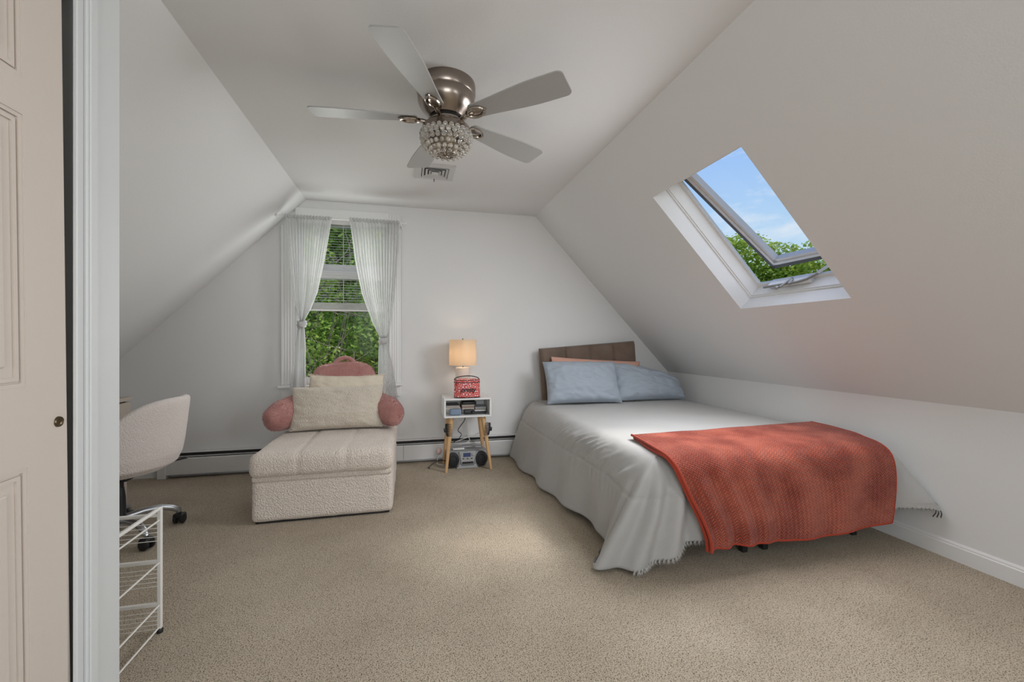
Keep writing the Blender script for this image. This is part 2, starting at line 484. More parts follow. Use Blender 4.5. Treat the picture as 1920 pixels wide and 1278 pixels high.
m.lathe([(.0001, .0012), (.006, .0010), (.0085, .0015), (.0115, .0045), (.0125, .003), (.013, 0), (.013, -.002)], 24, M=Mk)
m.xf(Md); tint(m.build('finger_pull', M['bronze'], door), 'round aged bronze finger pull')
# inside of the closet
struct(MB().quad((-1.5, -.25, 0), (-1.5, 1.31, 0), (-1.5, 1.31, 1.6), (-1.5, -.25, 1.6)).build('wall_closet_inner', M['wall'], smooth=False))

# ------------------------------------------------------------------ gable window
win = thing('window_1', None, None, ((WX0 + WX1) / 2, YB, WZ0), kind='structure')
m = MB()
def fluted(x0, x1, z0, z1):
    w = x1 - x0
    m.box(x0, x1, YB - .012, YB, z0, z1, .001, 1)
    for a, b, t in ((0, .16, .022), (.26, .36, .018), (.46, .56, .018), (.66, .76, .018), (.86, 1, .015)):
        m.box(x0 + a * w, x0 + b * w, YB - t, YB, z0, z1, .003, 2)
fluted(-1.055, -.948, WZ0, 2.09); fluted(-.169, -.07, WZ0, 2.24)
m.box(-.945, -.169, YB - .018, YB, WZ1, 2.25, .004, 2)
m.build('casing', M['trim'], win, smooth=False)
m = MB(); m.box(-1.075, -.05, YB - .065, YB, WZ0 - .022, WZ0, .006, 3); m.box(WX0, WX1, YB, YB + .13, WZ0 - .02, WZ0)
m.build('stool', M['trim'], win, smooth=False)
m = MB(); m.box(-1.055, -.07, YB - .022, YB, WZ0 - .10, WZ0 - .022, .004, 2); m.box(-1.055, -.07, YB - .028, YB, WZ0 - .118, WZ0 - .10, .004, 2)
m.build('apron', M['trim'], win, smooth=False)
m = MB()
m.quad((WX0, YB, WZ0), (WX0, YB + .13, WZ0), (WX0, YB + .13, WZ1), (WX0, YB, WZ1))
m.quad((WX1, YB, WZ0), (WX1, YB + .13, WZ0), (WX1, YB + .13, WZ1), (WX1, YB, WZ1))
m.quad((WX0, YB, WZ1), (WX1, YB, WZ1), (WX1, YB + .13, WZ1), (WX0, YB + .13, WZ1))
m.build('jamb', M['trim'], win, smooth=False)
def sash(y0, z0, z1, bot, topr, name):
    m = MB(); s_ = .042
    m.box(WX0, WX0 + s_, y0, y0 + .035, z0, z1, .003, 1); m.box(WX1 - s_, WX1, y0, y0 + .035, z0, z1, .003, 1)
    m.box(WX0, WX1, y0 - .001, y0 + .036, z0, z0 + bot, .003, 1); m.box(WX0, WX1, y0 - .001, y0 + .036, z1 - topr, z1, .003, 1)
    o = m.build(name, M['trim'], win, smooth=False)
    MB().quad((WX0 + s_, y0 + .018, z0 + bot), (WX1 - s_, y0 + .018, z0 + bot), (WX1 - s_, y0 + .018, z1 - topr), (WX0 + s_, y0 + .018, z1 - topr)).build('pane', M['glass'], o, smooth=False)
sash(4.092, 1.70, WZ1, .085, .05, 'upper_sash')
sash(4.052, WZ0 + .001, 1.725, .06, .075, 'lower_sash')

# half-lowered mini blind
bl = thing('window_blind', 'white half-lowered slatted blind hanging between the two window curtains', 'blind', (-.56, 4.03, 1.36))
MB().box(-.935, -.182, 4.012, 4.045, 2.125, 2.168, .003, 2).build('headrail', M['trim'], bl, smooth=False)
m = MB(); z = 2.11; k = 0
while z > 1.435:
    m.grid(lambda u, v: (lerp(-.93, -.187, u), 4.016 + .025 * v, z + .0025 * math.sin(PI * v) + .004 * (v - .5)), 2, 5)
    z -= .0225
m.build('slats', M['blind'], bl)
m = MB(); m.box(-.93, -.187, 4.013, 4.044, 1.362, 1.378, .004, 2)
for i in range(10): m.box(-.93, -.187, 4.016, 4.041, 1.381 + i * .0052, 1.3836 + i * .0052)
m.build('bottom_rail', M['trim'], bl, smooth=False)
m = MB()
for x in (-.80, -.56, -.32):
    m.tube([(x, 4.014, 2.13), (x, 4.014, 1.37)], .0012, 5); m.tube([(x, 4.042, 2.13), (x, 4.042, 1.37)], .0012, 5)
m.build('ladder_cords', M['wcord'], bl)

# ------------------------------------------------------------------ curtain rod and the two knotted voile panels
YC = 3.83
rod = thing('curtain_rod', 'thin white curtain rod across the top of the gable window', 'curtain rod', (-.53, YC, 2.1))
MB().tube([(-1.035, YC, 2.122), (-.03, YC, 2.126)], .0065, 10).build('pole', M['trim'], rod)
for x, z in ((-1.042, 2.122), (-.022, 2.126)):
    MB().ball((x, YC, z), .012, n=8).build('finial', M['trim'], rod)
for x, z in ((-.985, 2.122), (-.06, 2.126)):
    m = MB(); m.tube([(x, YC, z), (x, YB - .002, z)], .005, 8)
    m.lathe([(.015, 0), (.015, .004)], 16, M=Matrix.Translation(Vector((x, YB - .001, z))) @ Matrix.Rotation(R(90), 4, 'X'))
    m.build('bracket', M['trim'], rod)

def interp(keys, z):
    """keys sorted by falling z: (z, left, right)"""
    for a, b in zip(keys, keys[1:]):
        if a[0] >= z >= b[0]:
            t = (a[0] - z) / (a[0] - b[0] + 1e-9)
            return lerp(a[1], b[1], t), lerp(a[2], b[2], t)
    return keys[-1][1:] if z < keys[-1][0] else keys[0][1:]

def curtain(label, keys, knot, seed, pl=15):
    root = thing('curtain', label, 'curtain', ((keys[0][1] + keys[0][2]) / 2, YC, keys[-1][0]), 'knotted voile curtains')
    zt, zb = keys[0][0], keys[-1][0]
    ph = random.Random(seed)
    offs = [ph.uniform(-.6, .6) for _ in range(40)]
    def fn(u, v):
        z = lerp(zt, zb, v)
        a, b = interp(keys, z)
        w = abs(b - a)
        amp = .0155 * min(1, w / .3) + .006
        q = u * pl * 2 * PI + offs[int(u * 12)] * .5 + .9 * ns((u * 6, v * 2, seed), 1)
        amp *= .75 + .5 * ns((u * 5, v * 1.5, seed + 9), 1)
        x = lerp(a, b, u) + .004 * ns((u * 8, v * 5, seed + 3), 1)
        return (x, YC + amp * math.sin(q) + .010 * ns((u * 3, v * 3, seed), 1) - .012 * min(1, w / .1) * 0, z)
    m = MB(); m.grid(fn, 190, 90); m.build('drape', M['curtain'], root)
    # rod pocket heading
    a, b = keys[0][1], keys[0][2]
    def fp(u, v):
        q = 2 * PI * v
        rr = .0125 + .0035 * math.sin(u * pl * 2 * PI)
        return (lerp(a, b, u), YC + rr * math.cos(q), zt + .004 + rr * 1.2 * math.sin(q))
    MB().grid(fp, 150, 12, cv=True).build('rod_pocket', M['curtain'], root)
    # the knot: a wrapped band with bulging folds
    kx, kz, kr = knot
    m = MB()
    for i, (dz, r, th) in enumerate(((.012, .024, .011), (-.008, .026, .012), (-.026, .022, .010))):
        pts = [(kx + r * 1.15 * math.cos(2 * PI * j / 20), YC + r * .85 * math.sin(2 * PI * j / 20), kz + dz + .007 * math.sin(2 * PI * j / 20 + i)) for j in range(21)]
        m.tube(pts, th, 8, caps=False)
    m.ball((kx - .005, YC - .022, kz - .008), .02, (1, .8, 1.1), 8)
    m.build('knot', M['ties'], root)
    return root
curtain('left sheer white curtain panel knotted beside the taller stretch of window casing',
        [(2.12, -.985, -.625), (1.80, -.955, -.675), (1.5, -.925, -.735), (1.36, -.90, -.79), (1.27, -.872, -.838), (1.235, -.868, -.842), (1.19, -.892, -.835),
         (1.05, -.905, -.825), (.66, -.955, -.822), (.36, -.97, -.80)], (-.855, 1.245, .03), 3)
curtain('right sheer white curtain panel with its lower knot, nearer the bedside lamp',
        [(2.124, -.485, -.075), (1.8, -.445, -.095), (1.5, -.385, -.12), (1.25, -.30, -.15), (1.14, -.245, -.178), (1.105, -.228, -.195), (1.06, -.25, -.175),
         (.9, -.252, -.135), (.6, -.255, -.085), (.40, -.255, -.06)], (-.212, 1.11, .03), 8)

# ------------------------------------------------------------------ skylight
sky = thing('window_2', None, None, slopeR((U0 + U1) / 2, (S0 + S1) / 2), kind='structure')
def ring(m, u0, u1, y0, y1, d0, d1, iu=0, iy=0):
    """four walls of a rectangular tube through the slope from depth d0 to d1"""
    a = [(u0, y0), (u1, y0), (u1, y1), (u0, y1)]
    b = [(u0 + iu, y0 + iy), (u1 - iu, y0 + iy), (u1 - iu, y1 - iy), (u0 + iu, y1 - iy)]
    for i in range(4):
        j = (i + 1) % 4
        m.quad(slopeR(*a[i], d0), slopeR(*a[j], d0), slopeR(*b[j], d1), slopeR(*b[i], d1))
m = MB(); ring(m, U0, U1, S0, S1, 0, .105)
m.build('shaft_lining', M['trim'], sky, smooth=False)
m = MB()
ring(m, U0, U1, S0, S1, .105, .105, .008, .008); ring(m, U0 + .008, U1 - .008, S0 + .008, S1 - .008, .105, .115, 0, 0)
ring(m, U0 + .008, U1 - .008, S0 + .008, S1 - .008, .115, .115, .006, .006)
ring(m, U0 + .014, U1 - .014, S0 + .014, S1 - .014, .115, .185, .012, .012)
ring(m, U0 + .026, U1 - .026, S0 + .026, S1 - .026, .185, .185, .02, .02)
ring(m, U0 + .046, U1 - .046, S0 + .046, S1 - .046, .185, .205, 0, 0)
ring(m, U0 + .046, U1 - .046, S0 + .046, S1 - .046, .205, .205, -.07, -.07)
ring(m, U0 - .024, U1 + .024, S0 - .024, S1 + .024, .205, .02, 0, 0)
m.build('skylight_frame', M['trim'], sky, smooth=False)
# sash hinged along its top edge and swung outward
AL = R(8.5)
hs = slopeR(U0 - .05, 0, .20)
ds = Vector((.6885, 0, -.7252)) * math.cos(AL) + Vector((.7252, 0, .6885)) * math.sin(AL)
dn_ = Vector((.7252, 0, .6885)) * math.cos(AL) - Vector((.6885, 0, -.7252)) * math.sin(AL)
def sp(l, y, d): return hs + ds * l + dn_ * d + Vector((0, y, 0))
def sbox(m, l0, l1, y0, y1, d0, d1):
    v = [sp(l, y, d) for l in (l0, l1) for y in (y0, y1) for d in (d0, d1)]
    m.add(v, [(0, 1, 3, 2), (4, 6, 7, 5), (0, 4, 5, 1), (2, 3, 7, 6), (0, 2, 6, 4), (1, 5, 7, 3)])
LS = .975; ya, yb = S0 + .035, S1 - .035
def frame4(m, in_, w, d0, d1):
    l0, l1, a, b = in_, LS - in_, ya + in_, yb - in_
    sbox(m, l0, l1, a, a + w, d0, d1); sbox(m, l0, l1, b - w, b, d0, d1)
    sbox(m, l0, l0 + w, a, b, d0, d1); sbox(m, l1 - w, l1, a, b, d0, d1)
m = MB(); frame4(m, .024, .04, .012, .05); frame4(m, .030, .020, .002, .02); frame4(m, .046, .026, .008, .046)
so = m.build('sash_frame', M['sashp'], sky, smooth=False)
m = MB(); frame4(m, 0, .025, .006, .075); frame4(m, .018, .012, .05, .078)
tint(m.build('cladding', M['clad'], so, smooth=False), 'dark bronze outer cladding')
MB().quad(sp(.05, ya + .05, .03), sp(LS - .05, ya + .05, .03), sp(LS - .05, yb - .05, .03), sp(.05, yb - .05, .03)).build('pane', M['glass'], so, smooth=False)
# crank operator on the bottom frame member
def fp(u, y, d): return slopeR(u, y, d)
m = MB()
yc = (S0 + S1) / 2
ub = U1 - .046
def pbox(m, u0, u1, y0, y1, d0, d1):
    v = [slopeR(u, y, d) for u in (u0, u1) for y in (y0, y1) for d in (d0, d1)]
    m.add(v, [(0, 1, 3, 2), (4, 6, 7, 5), (0, 4, 5, 1), (2, 3, 7, 6), (0, 2, 6, 4), (1, 5, 7, 3)])
pbox(m, ub - .004, ub + .022, yc - .07, yc + .22, .150, .206)
op = m.build('operator_plate', M['trim'], sky, smooth=False)
m = MB()
pts = [slopeR(ub - .004, yc + .24, .135), slopeR(ub - .004, yc + .0, .140), slopeR(ub - .008, yc - .06, .150), slopeR(ub - .01, yc - .10, .19)]
m.tube(pts, .008, 8)
m.tube([slopeR(ub - .005, yc + .05, .165), slopeR(ub - .005, yc + .05, .13)], .011, 10)
m.build('worm_shaft', M['zinc'], op)
m = MB(); m.tube([slopeR(ub - .01, yc + .06, .185), slopeR(ub - .014, yc + .075, .125), slopeR(ub - .016, yc + .085, .095)], .0065, 8)
m.ball(slopeR(ub - .02, yc + .10, .088), .011, n=8)
m.tube([slopeR(ub - .016, yc + .085, .095), slopeR(ub - .02, yc + .10, .088)], .006, 8)
m.build('crank_handle', M['zinc'], op)
m = MB(); m.tube([slopeR(ub - .01, yc - .10, .19), sp(LS - .03, ya + .10, .006)], .009, 8)
m.build('chain_arm', M['trim'], op)

# ------------------------------------------------------------------ ceiling fan
FX, FY = .175, 2.05
fan = thing('ceiling_fan', 'five-blade ceiling fan in brushed nickel with crystal bead light', 'ceiling fan', (FX, FY, ZC))
m = MB()
m.lathe([(.0001, ZC), (.137, ZC), (.139, ZC - .012), (.138, ZC - .048), (.133, ZC - .056), (.134, ZC - .062), (.134, ZC - .085), (.126, ZC - .108), (.108, ZC - .132),
         (.090, ZC - .150), (.082, ZC - .160), (.0001, ZC - .160)], 64, (FX, FY, 0))
m.build('motor_housing', M['nickel'], fan)
m = MB(); m.lathe([(.0001, ZC - .158), (.072, ZC - .158), (.074, ZC - .172), (.070, ZC - .176), (.0001, ZC - .176)], 48, (FX, FY, 0))
m.build('flywheel', M['blackm'], fan)
m = MB(); m.lathe([(.0001, ZC - .176), (.078, ZC - .176), (.080, ZC - .19), (.060, ZC - .20), (.0001, ZC - .20)], 48, (FX, FY, 0))
m.build('switch_cup', M['nickel2'], fan)
ZBL = ZC - .166
def blade_mesh():
    m = MB(); prof = []
    L0, L1 = .135, .615
    N_ = 34
    def halfw(t):
        w = lerp(.042, .069, sstep(t / .75))
        return w
    top = []; bot = []
    for i in range(N_ + 1):
        t = i / N_ if i <= 18 else 18 / N_ + (1 - 18 / N_) * math.sin((i - 18) / (N_ - 18) * PI / 2)
        x = lerp(L0, L1, t); w = halfw(t)
        e = 1.0
        if t > .94: e = math.sqrt(max(0, 1 - ((t - .94) / .06) ** 2)) * .34 + .66
        if t < .05: e = .55 + .45 * math.sqrt(max(0, 1 - ((.05 - t) / .05) ** 2))
        top.append((x - .012 * 0, w * e)); bot.append((x + (.0), -w * e))
    out = top + bot[::-1]
    return out
def blade_pts(out, z):
    return [(x, y, z) for x, y in out]
for k in range(5):
    a = R(29.5 + 72 * k)
    Mb = Matrix.Translation(Vector((FX, FY, ZBL))) @ Matrix.Rotation(a, 4, 'Z') @ Matrix.Rotation(R(-11), 4, 'X')
    o_ = blade_mesh()
    n = len(o_) // 2
    m = MB()
    rows = [(o_[i], o_[len(o_) - 1 - i]) for i in range(n)]
    vs = []; fs = []
    for (p, q) in rows:
        for z in (.003, -.003):
            vs.append((p[0], p[1], z)); vs.append((q[0], q[1], z))
    for i in range(n - 1):
        b0 = i * 4; b1 = (i + 1) * 4
        fs += [(b0, b0 + 1, b1 + 1, b1), (b0 + 2, b1 + 2, b1 + 3, b0 + 3), (b0, b1, b1 + 2, b0 + 2), (b0 + 1, b0 + 3, b1 + 3, b1 + 1)]
    fs += [(0, 2, 3, 1), ((n - 1) * 4, (n - 1) * 4 + 1, (n - 1) * 4 + 3, (n - 1) * 4 + 2)]
    m.add(vs, fs, Mb)
    bo = m.build('blade', M['blade'], fan, angle=30, fix=True)
    # blade iron with an oval medallion
    m = MB()
    m.tube([(.060, 0, -.006), (.085, 0, -.016), (.11, 0, -.013), (.135, 0, -.008)], [.010, .009, .011, .009], 10, M=Mb)
    pts = [(.168 + .044 * math.cos(2 * PI * j / 24), .028 * math.sin(2 * PI * j / 24), -.010) for j in range(25)]
    m.tube(pts, .0075, 8, caps=False, M=Mb)
    m.ball((.168, 0, -.007), .034, (1.1, .68, .16), 8, M=Mb)
    m.tube([(.208, 0, -.007), (.226, 0, -.006)], [.009, .003], 8, M=Mb)
    m.build('blade_iron', M['nickel2'], bo)
# light kit: nickel band, smoky bowl, rows of hanging crystals
m = MB(); m.lathe([(.080, 2.128), (.100, 2.124), (.112, 2.112), (.116, 2.088), (.112, 2.086), (.106, 2.11), (.08, 2.12)], 56, (FX, FY, 0), caps=False)
m.build('light_band', M['nickel'], fan)
bowl = [(.112, 2.086), (.113, 2.065), (.107, 2.04), (.094, 2.016), (.074, 1.998), (.045, 1.986), (.0001, 1.981)]
m = MB(); m.lathe([(r * .92, z + .004) for r, z in bowl], 48, (FX, FY, 0), caps=False)
m.build('glass_bowl', M['frost'], fan)
def bead(m, c, r):
    m.ball(c, r, (1, 1, 1.15), 5)
def bowl_at(t):
    t *= len(bowl) - 1; i = min(int(t), len(bowl) - 2); f = t - i
    return lerp(bowl[i][0], bowl[i + 1][0], f), lerp(bowl[i][1], bowl[i + 1][1], f)
near = []; far = []
for row, t in enumerate((.07, .20, .34, .49, .65, .80)):
    r, z = bowl_at(t)
    cnt = max(10, int(2 * PI * r / .0262))
    for j in range(cnt):
        a = 2 * PI * (j + .5 * (row % 2)) / cnt
        c = (FX + (r + .003) * math.cos(a), FY + (r + .003) * math.sin(a), z)
        br = .0118 if row < 3 else .0095
        (near if math.sin(a) < .12 else far).append((c, br))
near = near[:100] + []; rest = far
seen = near[:96]; rest = rest + near[96:]
for c, br in seen:
    m = MB(); bead(m, c, br); m.build('crystal', M['crystal'], fan)
m = MB()
for c, br in rest: bead(m, c, br)
o = m.build('crystals', M['crystal'], fan); o['kind'] = 'stuff'
m = MB()
for row, t in enumerate((.10, .32, .56, .80)):
    r, z = bowl_at(t)
    m.tube([(FX + r * math.cos(2 * PI * j / 40), FY + r * math.sin(2 * PI * j / 40), z) for j in range(41)], .0018, 5, caps=False)
for j in range(10):
    a = 2 * PI * j / 10
    m.tube([(FX + bowl_at(t)[0] * math.cos(a), FY + bowl_at(t)[0] * math.sin(a), bowl_at(t)[1]) for t in (0, .2, .4, .6, .8, 1)], .0016, 5)
m.build('bead_cage', M['nickel'], fan)
m = MB(); m.tube([(FX, FY, 2.08), (FX, FY, 1.985)], .004, 8); m.ball((FX, FY, 1.978), .009, (1, 1, .8), 8)
m.build('finial', M['nickel2'], fan)
for k in range(3):
    a = R(40 + 120 * k)
    m = MB(); m.ball((FX + .05 * math.cos(a), FY + .05 * math.sin(a), 2.045), .021, (1, 1, 1.3), 8)
    m.build('bulb', M['cream2'], fan)

# ------------------------------------------------------------------ ceiling register
vt = thing('ceiling_vent', 'square pale louvred air register on the ceiling behind the fan', 'vent', (.185, 3.12, ZC))
vx, vy = .185, 3.12
def sqring(m, a, b, z0, z1):
    c4 = lambda h, z: [(vx - h, vy - h, z), (vx + h, vy - h, z), (vx + h, vy + h, z), (vx - h, vy + h, z)]
    A = c4(a, z0); B = c4(b, z1)
    for i in range(4):
        j = (i + 1) % 4; m.quad(A[i], A[j], B[j], B[i])
m = MB(); sqring(m, .137, .137, ZC, ZC - .008); sqring(m, .137, .095, ZC - .008, ZC - .010); sqring(m, .095, .095, ZC - .010, ZC - .002)
m.build('face_plate', M['vent'], vt, smooth=False)
for h in (.090, .066, .042):
    m = MB(); sqring(m, h, h - .016, ZC - .014, ZC - .003); sqring(m, h, h, ZC - .014, ZC - .011)
    m.build('louvre', M['vent'], vt, smooth=False)
MB().box(vx - .024, vx + .024, vy - .024, vy + .024, ZC - .015, ZC - .012).build('centre_plate', M['vent'], vt, smooth=False)
MB().box(vx - .094, vx + .094, vy - .094, vy + .094, ZC - .002, ZC - .0005).build('duct_shade_plate', M['dark'], vt, smooth=False)  # dark plate paints the duct's shade behind the louvres
MB().box(vx - .004, vx + .004, vy + .118, vy + .126, ZC - .030, ZC - .008, .002, 1).build('damper_lever', M['greyp'], vt)

# ------------------------------------------------------------------ baseboard heater along the back wall
ht = thing('baseboard_heater', 'long low white baseboard heater along the back wall', 'heater', (.35, YB, 0))
HX0, HX1 = -1.925, 2.64
def hprof(pr, x0, x1):
    return MB().prism([(x0, YB - a, b) for a, b in pr], (x1 - x0, 0, 0))
hprof([(0, .03), (0, .210), (.040, .208), (.050, .203), (.050, .199), (.010, .202), (.008, .03)], HX0, HX1).build('back_panel', M['heater'], ht, smooth=False, fix=True)
for a, b in ((HX0 + .012, -.045), (-.0425, HX1)):
    hprof([(.064, .030), (.066, .154), (.062, .162), (.054, .163), (.058, .154), (.058, .030)], a, b).build('front_panel', M['heater'], ht, smooth=False, fix=True)
hprof([(.060, .170), (.062, .1745), (.046, .176), (.046, .172)], HX0 + .03, HX1).build('damper_strip', M['heater'], ht, smooth=False, fix=True)
MB().box(HX0 + .03, HX1, YB - .048, YB - .012, .030, .192).build('fin_shade_block', M['dark'], ht, smooth=False)  # fin block coloured near-black to give the heater slots their shade
MB().box(HX0 - .012, HX0 + .05, YB - .070, YB, .0, .208, .005, 2).build('end_cap', M['heater'], ht, smooth=False)

# ------------------------------------------------------------------ cushions
def pillow(w, h, t, seed=0, pinch=.06, wr=.006, nu=56, nv=40, corner=.5, power=2.4, sag=0.0, ears=.0):
    """pillow in the x-z plane, centre of the bottom edge at 0, thickness along y"""
    m = MB()
    for side in (1, -1):
        def fn(u, v):
            a = 2 * u - 1; b = 2 * v - 1
            ea = 1 - abs(a) ** power; eb = 1 - abs(b) ** power
            th = (max(ea, 0) ** corner) * (max(eb, 0) ** corner)
            x = a * w / 2 * (1 - pinch * (1 - b * b))
            z = h / 2 + b * h / 2 * (1 - pinch * 1.1 * (1 - a * a))
            lump = 1 + .12 * ns((a * 1.6, b * 1.6, seed), 1)
            edge = max(abs(a), abs(b))
            fold = wr * ns((a * 4, b * 4, seed + 4), 1) + wr * .9 * (1 - abs(ns((a * 3 + b * 2.2, b * 3.2 - a, seed + 8), 1.3)) * 2) + wr * .8 * math.sin(9 * math.atan2(b, a) * 2 + seed) * max(0, edge - .55) * 1.6 * (1 - edge)
            z -= sag * (b + 1) / 2 * ((a + 1) / 2) ** 2 * h
            return (x, side * (t / 2 * th * lump + fold * min(1, th * 3)), z)
        m.grid(fn, nu, nv)
        if side == -1:
            k = nu * nv
            m.f = [f for f in m.f if f[0] < k] + [f[::-1] for f in m.f if f[0] >= k]
    return m

def place(m, loc, lean=0, yaw=0, roll=0):
    """lean back about x, roll in-plane about y, then yaw"""
    return m.xf(Matrix.Translation(Vector(loc)) @ Matrix.Rotation(R(yaw), 4, 'Z') @ Matrix.Rotation(R(-lean), 4, 'X') @ Matrix.Rotation(R(roll), 4, 'Y'))

def strands(m, pts, length, width, rng, droop=.3):
    for p, n in pts:
        p = Vector(p); n = Vector(n)
        d = (n + Vector((rng.uniform(-.6, .6), rng.uniform(-.6, .6), rng.uniform(-.6, .6) - droop))).normalized()
        s = d.cross(Vector((rng.uniform(-1, 1), rng.uniform(-1, 1), rng.uniform(-1, 1)))).normalized() * width
        l = length * rng.uniform(.6, 1.2)
        i = len(m.v)
        m.v += [tuple(p - s), tuple(p + s), tuple(p + d * l)]; m.f.append((i, i + 1, i + 2))

def surf_samples(m, count, rng):
    """random points with normals on the faces gathered so far"""
    ar = []; tot = 0
    for f in m.f:
        p = [Vector(m.v[i]) for i in f[:4]]
        c = (p[1] - p[0]).cross(p[2] - p[0]) if len(p) == 3 else (p[2] - p[0]).cross(p[3] - p[1])
        tot += c.length; ar.append((tot, f, c.normalized() if c.length > 1e-12 else Vector((0, 0, 1))))
    import bisect
    cum = [a[0] for a in ar]; out = []
    for _ in range(count):
        a = ar[min(bisect.bisect(cum, rng.random() * tot), len(ar) - 1)]
        p = [Vector(m.v[i]) for i in a[1]]
        u, v = rng.random(), rng.random()
        q = p[0].lerp(p[1], u).lerp(p[3 if len(p) > 3 else 2].lerp(p[2], u), v)
        out.append((q, a[2]))
    return out

# ------------------------------------------------------------------ bed
bed = thing('bed', 'low bed with mattress on black legs under the skylight slope', 'bed', (1.82, 2.85, 0))
MB().box(1.10, 2.585, 1.835, 3.82, .27, .505, .05, 4).build('mattress', M['mattress'], bed)
m = MB()
for y in (1.88, 2.85, 3.82): m.box(1.12, 2.57, y - .018, y + .018, .235, .268)
for x in (1.12, 1.70, 1.83, 2.57 - .03): m.box(x, x + .03, 1.86, 3.84, .235, .268)
m.build('bed_frame', M['blackm'], bed, smooth=False)
for x, y in ((1.15, 2.05), (1.702, 1.885), (1.83, 1.885), (2.455, 1.905), (1.15, 3.78), (2.52, 3.78), (1.76, 2.85)):
    MB().box(x - .016, x + .016, y - .016, y + .016, 0, .24, .003, 1).build('leg', M['blackm'], bed, smooth=False)

# comforter -----------------------------------------------------------
ZT = .535
KEY = [  # edge x, y ; hem x, y, z
    (1.06, 3.845, .905, 3.835, .035), (1.06, 3.6, .915, 3.6, .012), (1.06, 3.3, .945, 3.3, .015), (1.06, 2.9, .955, 2.88, .02), (1.06, 2.5, .995, 2.48, .04), (1.06, 2.2, 1.02, 2.16, .05),
    (1.065, 2.0, .985, 2.05, .03), (1.075, 1.88, .915, 1.96, .012), (1.095, 1.815, .868, 1.895, .012), (1.13, 1.785, .955, 1.835, .016), (1.18, 1.77, 1.07, 1.80, .028), (1.26, 1.762, 1.21, 1.785, .075),
    (1.36, 1.76, 1.35, 1.785, .135), (1.6, 1.76, 1.6, 1.785, .15), (1.9, 1.76, 1.9, 1.785, .155), (2.2, 1.76, 2.2, 1.785, .16), (2.42, 1.762, 2.44, 1.765, .175), (2.52, 1.768, 2.54, 1.70, .215),
    (2.575, 1.785, 2.625, 1.61, .235), (2.60, 1.83, 2.642, 1.60, .235), (2.615, 1.92, 2.648, 1.74, .28), (2.62, 2.1, 2.650, 2.06, .36), (2.625, 2.5, 2.650, 2.5, .42), (2.625, 3.2, 2.650, 3.2, .42), (2.625, 3.845, 2.650, 3.845, .42)]
NS = 460
def catmull(K, t):
    n = len(K) - 1; x = t * n; i = min(int(x), n - 1); f = x - i
    p0, p1, p2, p3 = K[max(i - 1, 0)], K[i], K[i + 1], K[min(i + 2, n)]
    return tuple(.5 * ((2 * b) + (c - a) * f + (2 * a - 5 * b + 4 * c - d) * f * f + (-a + 3 * b - 3 * c + d) * f ** 3) for a, b, c, d in zip(p0, p1, p2, p3))
